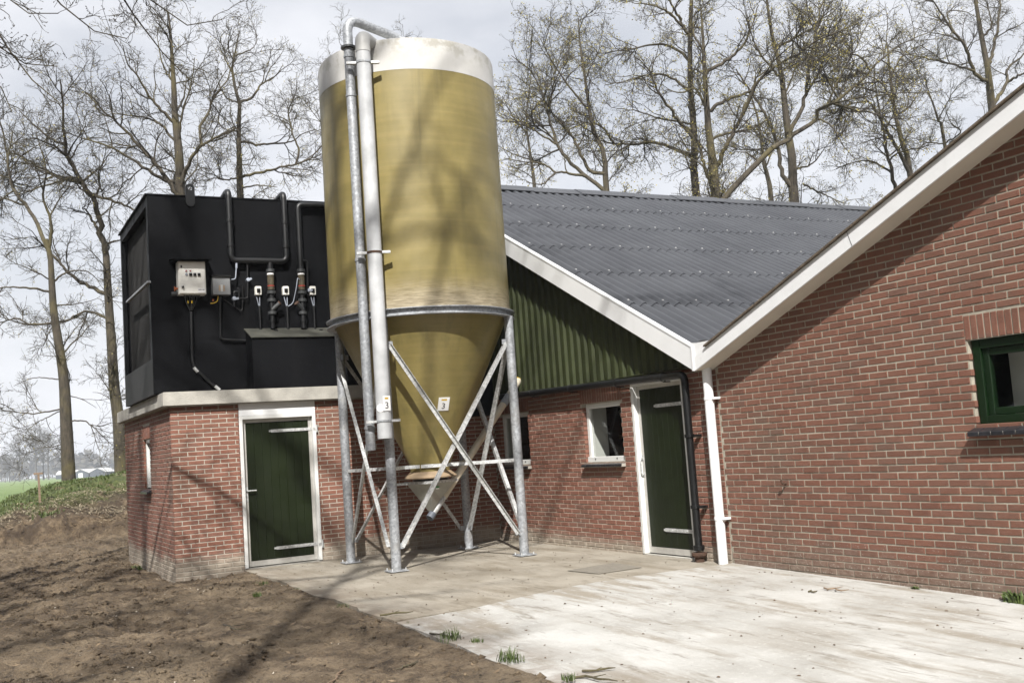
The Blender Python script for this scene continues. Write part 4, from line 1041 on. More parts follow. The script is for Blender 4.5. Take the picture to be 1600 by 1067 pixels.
for u, v in ((0.28, 0.29), (0.43, 0.29)):
    plate(u, v, 0.03, 0.035, M_sticker); knob(u, v+0.01, 0.011, M_red, nm='indicator_lamp', d=0.014)
knob(0.29, 0.405, 0.018, M_lever, nm='push_button', d=0.015)
for u in (0.44, 0.59, 0.745):
    plate(u, 0.395, 0.044, 0.052, M_sticker); plate(u, 0.41, 0.04, 0.042, M_bakel, 0.010, 'switch', 0.195); knob(u, 0.405, 0.013, M_bakel, nm='switch_knob', d=0.03)
plate(0.115, 0.17, 0.02, 0.034, M_bakel, nm='lock'); knob(0.14, 0.79, 0.017, M_bakel, nm='lock_knob', d=0.03)
lab = plate(0.82, 0.885, 0.10, 0.062, M_sticker, 0.002, 'maker_label')
yy_, zz_ = cf(0.82, 0.865)
mb = MB()
for k, w in ((-0.034, 0.016), (-0.017, 0.012), (-0.004, 0.010), (0.014, 0.012), (0.031, 0.016)): mb.box((BX+0.1907, yy_+k-w/2, zz_-0.005), (BX+0.1913, yy_+k+w/2, zz_+0.005))
mb.build('lettering', M_ink, lab)
y, z = yl, zb_+ch_*0.19
MB().tube([(BX+0.10, y-0.002, z), (BX+0.10, y-0.04, z)], 0.018, 10).box((BX+0.09, y-0.05, z-0.03), (BX+0.11, y-0.035, z+0.03)).build('main_switch', M_orange, cab)
MB().tube([(BX+0.07, y-0.001, zb_+0.03), (BX+0.07, y-0.085, zb_+0.02)], 0.03, 12).build('side_gland', M_greyfit, cab, smooth=40)
jn = np.array(bp_(298.5, 487, 0.04))
for k in range(7):
    u = 0.24+k*0.088; y = yl+cw*u
    MB().lathe((BX+0.10, y, zb_), [(0.016, 0.0), (0.016, -0.022), (0.01, -0.03)], 8).build('cable_gland', M_greyfit, cab)
    if k < 6:
        pts = [np.array([BX+0.10, y, zb_-0.02]), np.array([BX+0.09, y+(jn[1]-y)*0.25, zb_-0.12]), np.array([BX+0.05, jn[1]+(k-3)*0.006, jn[2]+0.02])]
        MB().tube(rounded(pts, 0.06), 0.0065, 6).build('cable', M_greyfit if k % 3 == 0 else M_bakel, cab)
        if k in (1, 3): MB().tube([pts[1]*0.6+pts[0]*0.4, pts[1]*0.95+pts[0]*0.05], 0.009, 6).build('yellow_sleeve', M_yellow, cab)
# conduit from the cabinet to the slab
cdp = [tuple(jn), bp_(300.5, 570, 0.04), bp_(328, 598, 0.04), bp_(343, 608.5, 0.05)]
cdo = MB().tube(rounded(cdp, 0.10), 0.022, 12).build('conduit', M_bpipe, cab, smooth=50)
for a, b, m in ((0.02, 0.06, M_alu),):
    p = np.array(bp_(303, 574, 0.045)); q = np.array(bp_(309, 581, 0.045)); MB().tube([p, q], 0.0245, 12).build('steel_sleeve', M_galvb, cdo)
    p = np.array(bp_(336, 603, 0.05)); q = np.array(bp_(343.5, 609, 0.055)); MB().tube([p, q], 0.0235, 12).build('steel_sleeve', M_galvb, cdo)

# smoked meter box
mbx = thing('meter_box', bp_(346, 461), 'small grey box with a clear cover, right of the white control cabinet', 'meter box')
c0_ = bp_(332, 432, 0.12); c1_ = bp_(360.5, 460.5, 0.12)
gb_ = MB().box((BX+0.01, c0_[1], c1_[2]), (BX+0.12, c1_[1], c0_[2])).build('body', M_greybox, mbx, bevel=0.005)
MB().box((BX+0.012, c0_[1]-0.008, c0_[2]+0.001), (BX+0.15, c1_[1]+0.008, c0_[2]+0.016)).build('rain_lip', M_bakel, mbx)
ym, zm = (c0_[1]+c1_[1])/2, c1_[2]+(c0_[2]-c1_[2])*0.36
M_tan = plain('tan_meter', (0.26, 0.19, 0.13), 0.5); M_gwin = plain('pale_meter', (0.36, 0.36, 0.35), 0.5)
for dy, w, h, m in ((-0.03, 0.022, 0.085, M_tan), (0.0, 0.03, 0.10, M_gwin), (0.032, 0.022, 0.085, M_tan)):
    MB().box((BX+0.1202, ym+dy-w/2, zm-h/2), (BX+0.123, ym+dy+w/2, zm+h/2)).build('meter', m, mbx)
cv = MB().tube(rounded([bp_(344, 461, 0.07), bp_(344.5, 530, 0.04), bp_(384, 532, 0.04)], 0.05), 0.016, 10).build('conduit', M_bpipe, mbx, smooth=50)
MB().tube(rounded([bp_(360.5, 437, 0.08), bp_(368, 436, 0.08), bp_(369.5, 414, 0.08)], 0.09), 0.008, 8).build('grey_lead', M_lever, mbx)
MB().tube([bp_(369.5, 419, 0.08), bp_(369.5, 411, 0.08)], 0.016, 8).build('lead_plug', M_lever, mbx)
MB().tube(rounded([bp_(341, 462, 0.07), bp_(340, 471, 0.06), bp_(333, 474, 0.05), bp_(329, 474, 0.04)], 0.05), 0.008, 8).build('yellow_lead', M_yellow, mbx)
MB().box(np.array(bp_(331.5, 471, 0.03)), np.array(bp_(334, 467.5, 0.06))).build('orange_tag', M_orange, mbx)

# three isolator switches
for i, (px, pos) in enumerate(((404, 'left of both risers'), (447, 'between the two risers'), (489, 'nearest the gold silo'))):
    t = thing('isolator_switch', bp_(px, 453), f'small cream isolator switch on the black housing, {pos}', 'switch', 'isolator switches on the black housing')
    a = bp_(px-5.0, 447, 0.09); b = bp_(px+5.0, 461, 0.09)
    MB().box((BX+0.01, a[1], b[2]), (BX+0.09, b[1], a[2])).build('body', M_cab, t, bevel=0.008)
    yc, zc = (a[1]+b[1])/2, (a[2]+b[2])/2
    MB().box((BX+0.0905, yc-0.026, zc-0.03), (BX+0.098, yc+0.026, zc+0.03)).box((BX+0.098, yc-0.008, zc-0.028), (BX+0.115, yc+0.008, zc+0.028)).build('rotary_knob', M_bakel, t)
    j = np.array(bp_(px+1.5, 480, 0.045))
    for s in (-1, 1):
        MB().tube([(BX+0.05, yc+s*0.022, b[2]), (BX+0.05, yc+s*0.022, b[2]-0.03), j+np.array([0, s*0.004, 0])], 0.0075, 6).build('grey_cable', M_lever, t)
        MB().lathe((BX+0.05, yc+s*0.022, b[2]), [(0.013, 0), (0.013, -0.02)], 8).build('gland', M_greyfit, t)
    MB().tube([j+np.array([0, 0, 0.02]), bp_(px+3.5, 517, 0.05)], 0.019, 10).build('conduit', M_bpipe, t, smooth=50)
MB().tube(rounded([bp_(448, 480, 0.05), bp_(458, 474, 0.06), bp_(463, 450, 0.12), bp_(465, 434, 0.13), bp_(468, 437, 0.11)], 0.08), 0.007, 6).build('sensor_cable', M_lever, pipes)

# ------------------------------------------------------------------ trees
def tubes(P, R, sides):
    """P (N,K,3), R (N,K) -> verts, quads"""
    N, K = R.shape
    T = np.empty_like(P); T[:, 1:-1] = P[:, 2:]-P[:, :-2]; T[:, 0] = P[:, 1]-P[:, 0]; T[:, -1] = P[:, -1]-P[:, -2]
    T /= np.linalg.norm(T, axis=2, keepdims=True)+1e-9
    mean = P[:, -1]-P[:, 0]; mean /= np.linalg.norm(mean, axis=1, keepdims=True)+1e-9
    ref = np.where(np.abs(mean[:, 2:3]) > 0.75, np.array([[1.0, 0.2, 0.0]]), np.array([[0.0, 0.1, 1.0]]))
    Xv = np.cross(T, ref[:, None, :]); Xv /= np.linalg.norm(Xv, axis=2, keepdims=True)+1e-9
    Yv = np.cross(T, Xv)
    a = np.arange(sides)*2*PI/sides
    Vv = P[:, :, None, :]+R[:, :, None, None]*(Xv[:, :, None, :]*np.cos(a)[None, None, :, None]+Yv[:, :, None, :]*np.sin(a)[None, None, :, None])
    n = np.arange(N)[:, None, None]*K*sides; k = np.arange(K-1)[None, :, None]*sides; j = np.arange(sides)[None, None, :]; j2 = (j+1) % sides
    Fq = np.stack(np.broadcast_arrays(n+k+j, n+k+j2, n+k+sides+j2, n+k+sides+j), -1).reshape(-1, 4)
    return Vv.reshape(-1, 3), Fq
def spawn(P, R, Ln, count, K, frac, r0, rend, up, wig, rg, tmin=0.2, ang=(0.5, 1.1), lmin=0.15, bias=1.15):
    """grow `count` children from a set of parents (weights by length)"""
    N, Kp, _ = P.shape
    w = Ln/Ln.sum(); idx = rg.choice(N, count, p=w)
    t = 1-(1-tmin)*rg.random(count)**bias; f = t*(Kp-1); i = np.minimum(f.astype(int), Kp-2); g = (f-i)[:, None]
    base = P[idx, i]*(1-g)+P[idx, i+1]*g
    tan = P[idx, i+1]-P[idx, i]; tan /= np.linalg.norm(tan, axis=1, keepdims=True)+1e-9
    rb = R[idx, i]*(1-g[:, 0])+R[idx, i+1]*g[:, 0]
    rd = rg.normal(size=(count, 3)); rd -= tan*(rd*tan).sum(1, keepdims=True); rd /= np.linalg.norm(rd, axis=1, keepdims=True)+1e-9
    an = rg.uniform(ang[0], ang[1], count)[:, None]
    d = tan*np.cos(an)+rd*np.sin(an); d[:, 2] += up*0.5; d /= np.linalg.norm(d, axis=1, keepdims=True)
    L = np.maximum(lmin, frac*Ln[idx]*rg.uniform(0.55, 1.25, count)*(1.15-0.65*t))
    Q = np.empty((count, K, 3)); Q[:, 0] = base; st = (L/(K-1))[:, None]
    for k in range(1, K):
        d = d+rg.normal(size=(count, 3))*wig; d[:, 2] += up*0.12; d /= np.linalg.norm(d, axis=1, keepdims=True)
        Q[:, k] = Q[:, k-1]+d*st
    s = np.linspace(0, 1, K)[None, :]
    ra = np.minimum(rb*0.72, r0*np.clip(L/np.median(L), 0.5, 1.9))
    RR = ra[:, None]*(1-s)+rend*s
    return Q, RR, L
def resample(pts, K):
    pts = np.array(pts, float); n = len(pts)
    seg = np.r_[0, np.cumsum(np.linalg.norm(np.diff(pts, axis=0), axis=1))]; seg /= seg[-1]
    # smooth by Catmull-Rom on the parameter
    u = np.linspace(0, 1, K); out = []
    for v in u:
        i = min(max(np.searchsorted(seg, v)-1, 0), n-2); a = (v-seg[i])/(seg[i+1]-seg[i]+1e-9)
        p0, p1, p2, p3 = pts[max(i-1, 0)], pts[i], pts[i+1], pts[min(i+2, n-1)]
        out.append(0.5*((2*p1)+(-p0+p2)*a+(2*p0-5*p1+4*p2-p3)*a*a+(-p0+3*p1-3*p2+p3)*a**3))
    return np.array(out)
CROP = {'A': (770, 0, 3.442), 'B': (1150, 0, 3.333), 'C': (200, 20, 3.556), 'D': (0, 0, 2.667), 'E': (0, 400, 2.318), 'P': (0, 0, 1.0)}
def limbs_from(limbs, Dist, rg, spread=0.55):
    """limb: (crop, [(x, y)...], start half-width px, end half-width px); first limb is the trunk. Depth wanders off the trunk's plane."""
    placed = []; out = []
    for li, (cp_, pts, ra, rb) in enumerate(limbs):
        ox, oy, s = CROP[cp_]; px = np.array([(ox+x/s, oy+y/s) for x, y in pts])
        d0 = 0.0
        if placed:
            best = min(placed, key=lambda q: (q[0]-px[0][0])**2+(q[1]-px[0][1])**2)
            if math.hypot(best[0]-px[0][0], best[1]-px[0][1]) < 25: d0 = best[2]; px[0] = best[:2]
        run = np.r_[0, np.cumsum(np.linalg.norm(np.diff(px, axis=0), axis=1))]*Dist/FPX
        sl = 0.0 if li == 0 else rg.uniform(-spread, spread)
        dep = d0+sl*run
        for q, z in zip(px, dep): placed.append((q[0], q[1], z))
        for k in range(len(px)-1):
            for t in (0.33, 0.66): placed.append((*(px[k]*(1-t)+px[k+1]*t), dep[k]*(1-t)+dep[k+1]*t))
        W = np.array([atd(q[0], q[1], Dist+z) for q, z in zip(px, dep)])
        if li == 0:
            g = W[0].copy(); g[2] = float(height(g[0], g[1]))-0.15
            lg = np.linalg.norm(W[0]-g); lt = np.linalg.norm(np.diff(W, axis=0), axis=1).sum(); W = np.vstack([g, W]); ra = ra+(ra-rb)*lg/lt
        kf = 1.0 if li == 0 else 0.78; out.append((W, kf*ra*Dist/FPX, kf*rb*Dist/FPX*0.8))
    return out
def grow_tree(name, limbs, seed, label, group, dens=1.0, buds=0, twig=0.0055, fine=1.0, m_b=None, m_t=None, reach=1.0):
    """limbs: list of (points, r0, r1) in world space"""
    rg = np.random.default_rng(seed); K0 = 24
    P0 = np.array([resample(w, K0) for w, _, _ in limbs]); R0 = np.array([np.linspace(a, b, K0) for _, a, b in limbs])
    L0 = np.linalg.norm(np.diff(P0, axis=1), axis=2).sum(1)
    P0[:, 2:-1] += rg.normal(size=(len(limbs), K0-3, 3))*np.minimum(0.045, 0.4*R0[:, 2:-1])[:, :, None]
    P0[0] = resample(limbs[0][0], K0)
    base = P0[0, 0]
    root = thing(name, tuple(base), label, 'tree', group)
    V, Fq = tubes(P0, R0, 9)
    flare = 1
    nparr('trunk', V, Fq, m_b or M_bark, root, smooth=True)
    def thin(Q, R_, L_, cell, most):
        key = np.floor(Q[:, -1]/cell+rg.random(3)).astype(np.int64); _, ix = np.unique(key[:, 0]*73856093 ^ key[:, 1]*19349663 ^ key[:, 2]*83492791, return_index=True)
        ix = rg.permutation(ix)[:most]; return Q[ix], R_[ix], L_[ix]
    w1 = np.minimum(L0, 10.0); w1[0] *= 0.5; n1 = int(108*dens*(w1.sum()/40))
    P1, R1, Ln1 = spawn(P0, R0, w1, n1*5, 9, 0.45*reach, 0.026, 0.007, 0.20, 0.19, rg, tmin=0.28, ang=(0.4, 1.2), lmin=1.5, bias=1.0)
    Ln1 = np.linalg.norm(np.diff(P1, axis=1), axis=2).sum(1)
    P1, R1, Ln1 = thin(P1, R1, Ln1, 1.0, n1); n1 = len(P1)
    n2 = n1*8
    P2, R2, Ln2 = spawn(P1, R1, Ln1, n2*3, 6, 0.42, 0.0125, twig*1.1, 0.16, 0.24, rg, tmin=0.10, ang=(0.4, 1.1), lmin=0.5, bias=0.9)
    P2, R2, Ln2 = thin(P2, R2, Ln2, 0.42, n2); n2 = len(P2)
    n3 = int(n2*4.5*fine)
    P3, R3, Ln3 = spawn(P2, R2, Ln2, n3*2, 3, 0.50, 0.0075, twig*0.8, 0.12, 0.28, rg, tmin=0.12, lmin=0.28, bias=0.9)
    P3, R3, Ln3 = thin(P3, R3, Ln3, 0.19, n3); n3 = len(P3)
    n4 = int(n3*1.6)
    P4, R4, Ln4 = spawn(P3, R3, Ln3, n4, 2, 0.60, 0.0055, twig*0.6, 0.1, 0.3, rg, tmin=0.2, lmin=0.15)
    Vs = []; Fs = []; o = 0
    for P, R, sd in ((P1, R1, 5), (P2, R2, 3), (P3, R3, 3), (P4, R4, 3)):
        v, f = tubes(P, R, sd); Vs.append(v); Fs.append(f+o); o += len(v)
    nparr('crown', np.concatenate(Vs), np.concatenate(Fs), m_t or M_twig, root)
    if buds:
        i = rg.choice(n4, min(buds, n4), replace=False); c = P4[i, 1]+rg.normal(size=(len(i), 3))*0.015
        a = rg.normal(size=(len(i), 3)); a /= np.linalg.norm(a, axis=1, keepdims=True); b = np.cross(a, rg.normal(size=(len(i), 3))); b /= np.linalg.norm(b, axis=1, keepdims=True)
        s = (1.45 if buds > 2600 else 0.9)*rg.uniform(0.014, 0.034, len(i))[:, None]
        v = np.stack([c-a*s, c+b*s*0.55, c+a*s, c-b*s*0.55], 1).reshape(-1, 3); f = np.arange(len(v)).reshape(-1, 4)
        tag(nparr('buds', v, f, M_bud, root), kind='stuff')
    return root
def traced(name, limbs, dist, seed, label, group, **k):
    rg = np.random.default_rng(seed+100)
    return grow_tree(name, limbs_from(limbs, dist, rg), seed, label, group, **k)

GL = 'bare oaks on the bank at the left'; GR = 'budding oaks behind the corrugated roof'
traced('oak_tree', [('E', [(250, 818), (240, 600), (232, 450), (215, 330), (195, 200), (188, 100), (182, 0), (165, -60)], 11, 4.5),
    ('D', [(205, 1040), (120, 870), (50, 780), (30, 650), (10, 540), (-30, 420)], 4.5, 1.2), ('D', [(205, 1040), (215, 930), (180, 820), (190, 700), (150, 560)], 3.5, 1),
    ('E', [(185, 135), (100, 115), (0, 115), (-80, 130)], 2.6, 0.9), ('E', [(190, 235), (110, 245), (60, 225), (0, 240), (-70, 230)], 2.6, 0.9),
    ('E', [(225, 565), (120, 570), (0, 560), (-60, 590)], 1.8, 0.6), ('E', [(210, 440), (130, 440), (50, 470)], 1.4, 0.5), ('E', [(205, 100), (240, 60), (310, 55), (360, 90)], 2.4, 0.8),
    ('E', [(258, 590), (310, 600), (370, 650), (410, 690)], 1.8, 0.5), ('E', [(222, 560), (140, 600), (90, 640)], 1.4, 0.4), ('E', [(225, 700), (190, 690), (130, 695)], 1.3, 0.4), ('E', [(245, 505), (300, 520), (350, 550)], 1.2, 0.4)],
    33, 1, 'leftmost bare oak, its leaning trunk rising from the grassy bank', GL, dens=0.7, buds=1500)
traced('oak_tree', [('E', [(440, 790), (430, 600), (415, 480), (405, 330), (395, 180), (388, 60), (385, 0)], 10.5, 6.5),
    ('D', [(443, 1067), (430, 1000), (410, 900), (390, 830), (340, 760), (310, 700), (280, 640), (265, 540), (262, 440), (250, 330)], 6.5, 1.5),
    ('D', [(432, 1000), (370, 890), (350, 870)], 4, 1.5), ('D', [(350, 770), (250, 740), (150, 690), (90, 650), (40, 640)], 4, 1), ('D', [(400, 800), (480, 840), (570, 880)], 3.5, 1.8), ('D', [(450, 1030), (480, 1005), (520, 1000)], 3, 1),
    ('E', [(395, 160), (300, 100), (240, 50), (195, 0), (120, -70)], 4.5, 1.4), ('E', [(385, 215), (320, 200), (220, 240), (110, 245)], 3, 0.9), ('D', [(275, 620), (200, 570), (120, 500), (80, 460)], 2.8, 0.8), ('D', [(340, 760), (420, 690), (470, 620)], 2.5, 0.7)],
    35, 2, 'thick mossy oak trunk close to the left edge of the annex', GL, dens=0.8, buds=1500)
traced('oak_tree', [('C', [(290, 1030), (290, 900), (280, 740), (260, 560), (255, 400), (245, 250), (235, 100), (225, 0)], 8.5, 1.5),
    ('C', [(275, 1010), (200, 900), (90, 770), (-10, 660), (-120, 560), (-240, 440)], 5, 1.2), ('C', [(270, 960), (200, 930), (0, 800), (-120, 740), (-250, 700), (-330, 670)], 4, 1),
    ('C', [(300, 1000), (330, 850), (410, 740), (500, 690), (600, 640)], 5, 1.2), ('C', [(410, 740), (400, 640), (440, 570), (480, 460), (550, 380), (570, 280)], 3.4, 0.9),
    ('C', [(285, 740), (200, 640), (120, 590), (0, 570), (-100, 560)], 3, 0.9), ('C', [(270, 650), (190, 550), (100, 440), (50, 350), (0, 290), (-30, 180)], 3.5, 0.9),
    ('C', [(285, 740), (300, 560), (350, 400), (370, 250)], 2.8, 0.8), ('C', [(262, 560), (310, 470), (330, 320)], 2.4, 0.7), ('C', [(255, 400), (190, 280), (160, 120)], 2.2, 0.6)],
    34, 3, 'forked bare oak rising above the left part of the black housing', GL, dens=1.0, buds=2000)
traced('oak_tree', [('C', [(625, 1040), (620, 850), (615, 650), (620, 500), (590, 400), (575, 330), (590, 260), (600, 200), (620, 100)], 5.5, 1.0),
    ('C', [(620, 500), (700, 460), (740, 400), (820, 350), (860, 290)], 3, 0.8), ('C', [(640, 740), (740, 730), (900, 720), (960, 680), (1040, 650)], 2.8, 0.8),
    ('C', [(640, 910), (760, 880), (900, 850), (1000, 820), (1040, 780), (1100, 720)], 3.2, 1), ('C', [(610, 940), (540, 930), (480, 920), (430, 940)], 2.2, 0.7),
    ('C', [(640, 960), (720, 960), (830, 970)], 2, 0.7), ('C', [(610, 490), (560, 480), (530, 450), (500, 380)], 2, 0.6), ('C', [(615, 640), (580, 660), (510, 690)], 2.2, 0.8),
    ('C', [(945, 840), (950, 760), (920, 700), (900, 600), (890, 540), (930, 450), (940, 330)], 2.2, 0.6), ('C', [(580, 340), (540, 260), (500, 180)], 1.8, 0.5), ('C', [(600, 250), (690, 200), (720, 150)], 1.8, 0.5)],
    36, 4, 'slender bare oak rising between the black housing and the silo', GL, dens=0.8, buds=2500)
traced('oak_tree', [('A', [(612, 1040), (605, 880), (590, 800), (550, 740), (520, 600), (500, 450), (470, 250), (460, 100)], 4.8, 1),
    ('A', [(600, 1020), (570, 1000), (500, 950), (420, 870), (350, 780), (300, 620), (250, 470), (200, 380), (100, 300)], 4.5, 0.8), ('A', [(605, 960), (520, 920), (480, 850), (420, 720), (340, 640), (270, 540), (140, 480)], 4, 0.8),
    ('A', [(500, 950), (450, 940), (340, 930), (270, 990), (180, 980)], 3, 1), ('A', [(340, 930), (260, 880), (160, 870), (60, 850)], 2.2, 0.8), ('A', [(350, 780), (250, 720), (150, 660), (60, 620)], 2.4, 0.7), ('A', [(520, 600), (420, 480), (330, 350), (250, 200)], 2.5, 0.7), ('A', [(300, 620), (330, 450), (400, 300), (420, 150)], 2.2, 0.6)],
    40, 5, 'low branching oak just right of the silo, spreading left over the roof ridge', GR, dens=0.95, buds=5000)
traced('oak_tree', [('A', [(1095, 1060), (1080, 900), (1085, 750), (1065, 500), (1060, 250), (1065, 100), (1070, -60)], 6.6, 3.5),
    ('A', [(1065, 830), (980, 800), (870, 765), (760, 775), (650, 770), (560, 755), (450, 760)], 4.2, 1), ('A', [(650, 770), (620, 730), (580, 680), (480, 660), (400, 690)], 2.4, 0.8),
    ('A', [(1070, 740), (1000, 650), (940, 570), (880, 470), (840, 380), (760, 300)], 4.2, 0.9), ('A', [(1065, 500), (960, 420), (860, 400), (700, 440), (600, 460)], 3, 0.8), ('A', [(1062, 300), (980, 260), (870, 240), (720, 270), (560, 290)], 3.2, 0.8),
    ('A', [(1060, 180), (960, 80), (860, 30), (760, 20)], 3.2, 0.9), ('A', [(1060, 640), (900, 640), (780, 600), (640, 580)], 2.4, 0.7), ('A', [(1010, 180), (1000, 90), (930, -20)], 3.5, 1.5)],
    41, 6, 'straight budding oak with a long crooked limb reaching left above the roof', GR, dens=1.05, buds=7000)
traced('oak_tree', [('A', [(1200, 1065), (1180, 850), (1160, 700), (1150, 550), (1140, 400), (1130, 200), (1120, 60)], 8.0, 1.6),
    ('A', [(1140, 580), (1090, 480), (1010, 500), (930, 480)], 3.4, 0.9), ('A', [(1180, 620), (1280, 530), (1390, 490), (1420, 420), (1500, 370)], 4.2, 1.4), ('A', [(1155, 410), (1260, 320), (1350, 240), (1390, 150), (1430, 30)], 4.0, 1.2),
    ('A', [(1150, 1050), (1140, 900), (1110, 780), (1040, 700), (960, 660)], 5.0, 0.9), ('A', [(1215, 930), (1260, 780), (1340, 620), (1390, 500)], 5.0, 3.5), ('B', [(30, 600), (60, 550), (110, 430), (200, 350), (330, 280), (410, 220), (560, 155), (640, 120)], 3.6, 0.9),
    ('A', [(1190, 740), (1290, 710), (1400, 690), (1480, 640)], 3.0, 0.9), ('A', [(1140, 300), (1080, 180), (1090, 60)], 2.6, 0.9)],
    39, 7, 'darkest oak in the clump, its black trunk forking above the middle of the roof', GR, dens=1.05, buds=6500)
traced('oak_tree', [('A', [(1150, 1260), (1195, 1140), (1255, 1055), (1350, 950), (1430, 870), (1500, 800)], 6.0, 5.2), ('B', [(188, 773), (235, 745), (280, 720), (340, 670), (420, 620), (440, 570), (530, 520), (620, 450), (700, 370), (780, 290), (860, 230), (980, 180)], 5.2, 1.0),
    ('B', [(620, 450), (700, 430), (780, 430), (900, 420)], 2.0, 0.7), ('B', [(430, 630), (500, 660), (560, 760), (620, 830)], 2.2, 0.6), ('B', [(120, 830), (60, 800), (0, 790)], 2.2, 0.8), ('B', [(700, 370), (650, 300), (560, 270), (470, 200)], 2.4, 0.7), ('B', [(530, 520), (480, 420), (430, 300)], 2.2, 0.7)],
    38, 8, 'oak with one long limb slanting up to the right across the clump', GR, dens=0.9, buds=5000)
traced('oak_tree', [('B', [(305, 1065), (297, 930), (290, 800), (265, 650), (250, 500), (230, 350), (190, 200), (160, 0)], 8.0, 2.2), ('B', [(298, 960), (250, 930), (210, 740), (150, 600), (90, 500), (0, 360)], 5.0, 1.5), ('B', [(290, 720), (350, 540), (380, 350), (430, 100), (470, -30)], 4.6, 1.6),
    ('B', [(250, 500), (300, 380), (340, 250)], 2.4, 0.7), ('B', [(240, 420), (160, 330), (90, 210), (60, 80)], 2.8, 0.8), ('B', [(300, 900), (400, 850), (470, 760)], 2.4, 0.7), ('B', [(380, 350), (480, 270), (570, 200)], 2.6, 0.8), ('B', [(205, 260), (300, 200), (390, 150), (480, 60)], 3.0, 0.9)],
    43, 9, 'double-trunked oak with thick pale stems just left of the white rake board', GR, dens=1.0, buds=6500)
traced('oak_tree', [('B', [(185, 1050), (150, 880), (130, 720), (110, 600), (60, 450)], 4.0, 1.2), ('B', [(150, 870), (200, 760), (240, 640)], 2.0, 0.7), ('B', [(130, 720), (60, 640), (0, 610)], 2.2, 0.7), ('B', [(350, 960), (430, 1000), (560, 1060)], 2.0, 1.0)],
    50, 10, 'thin oak farther back, half hidden behind the double-trunked oak', GR, dens=1.3, buds=3000)
traced('oak_tree', [('B', [(915, 960), (870, 760), (830, 600), (810, 450), (800, 370), (790, 240)], 5.0, 1.6), ('B', [(880, 890), (830, 760), (790, 690), (740, 600), (690, 530), (620, 490)], 4.4, 1.2), ('B', [(835, 1000), (800, 850), (770, 700), (740, 540), (720, 400)], 4.2, 1.2),
    ('B', [(820, 540), (760, 440), (660, 380), (560, 350)], 2.4, 0.7), ('B', [(805, 400), (860, 300), (920, 220)], 2.4, 0.7), ('B', [(790, 880), (700, 840), (600, 850), (520, 880)], 2.4, 0.7), ('B', [(690, 530), (600, 540), (520, 570)], 2.0, 0.6), ('B', [(830, 620), (900, 560), (960, 470)], 2.2, 0.7)],
    45, 11, 'three-stemmed oak rising behind the middle of the white rake board', GR, dens=1.0, buds=6500)
traced('oak_tree', [('B', [(1340, 620), (1320, 430), (1310, 350), (1280, 200), (1260, 80), (1240, -40)], 6.5, 3), ('B', [(1315, 450), (1240, 370), (1190, 240), (1120, 150), (1060, 60), (1010, -20)], 4.2, 1.4), ('B', [(1325, 360), (1350, 220), (1380, 0), (1390, -60)], 3.8, 1.6),
    ('B', [(1345, 560), (1410, 430), (1410, 370), (1470, 310), (1540, 240)], 4.4, 1.2), ('B', [(1405, 430), (1500, 385), (1580, 380)], 3.0, 1.0), ('B', [(1225, 365), (1100, 330), (920, 290), (850, 285)], 2.8, 0.7), ('B', [(1285, 220), (1330, 130), (1300, 0)], 2.6, 0.9), ('B', [(1160, 190), (1100, 70), (1180, 60), (1250, 90)], 1.8, 0.6)],
    52, 12, 'dark oak at the far right above the top of the white rake board', GR, dens=0.95, buds=2500)
traced('oak_tree', [('B', [(1095, 800), (1060, 650), (1040, 580), (1010, 500), (980, 400)], 3.0, 0.8), ('B', [(1080, 760), (980, 750), (930, 830)], 1.6, 0.6), ('B', [(1110, 740), (1170, 690), (1120, 640), (1090, 580)], 1.8, 0.6), ('B', [(1050, 620), (1120, 500), (1180, 420)], 1.6, 0.5)],
    55, 13, 'thin grey oak between the three-stemmed oak and the far right oak', GR, dens=1.5, buds=1500)
traced('oak_tree', [('P', [(560, 330), (552, 200), (540, 120), (533, 70)], 3.0, 0.6), ('P', [(552, 190), (530, 130), (515, 100)], 1.5, 0.5), ('P', [(548, 170), (600, 110), (640, 80)], 1.5, 0.5), ('P', [(555, 230), (500, 190), (470, 150)], 1.6, 0.5)],
    47, 14, 'bare oak mostly hidden by the silo, twigs showing either side of its top', GL, dens=1.3, buds=1000)
traced('oak_tree', [('P', [(838, 330), (830, 250), (822, 190), (830, 120)], 3.2, 0.8), ('P', [(826, 210), (800, 180), (785, 150)], 1.6, 0.5), ('P', [(832, 260), (800, 240), (775, 225)], 1.6, 0.5), ('P', [(824, 190), (860, 130), (880, 70)], 1.8, 0.6)],
    53, 15, 'slim oak farther behind the roof, close to the right side of the silo', GR, dens=1.3, buds=3000)
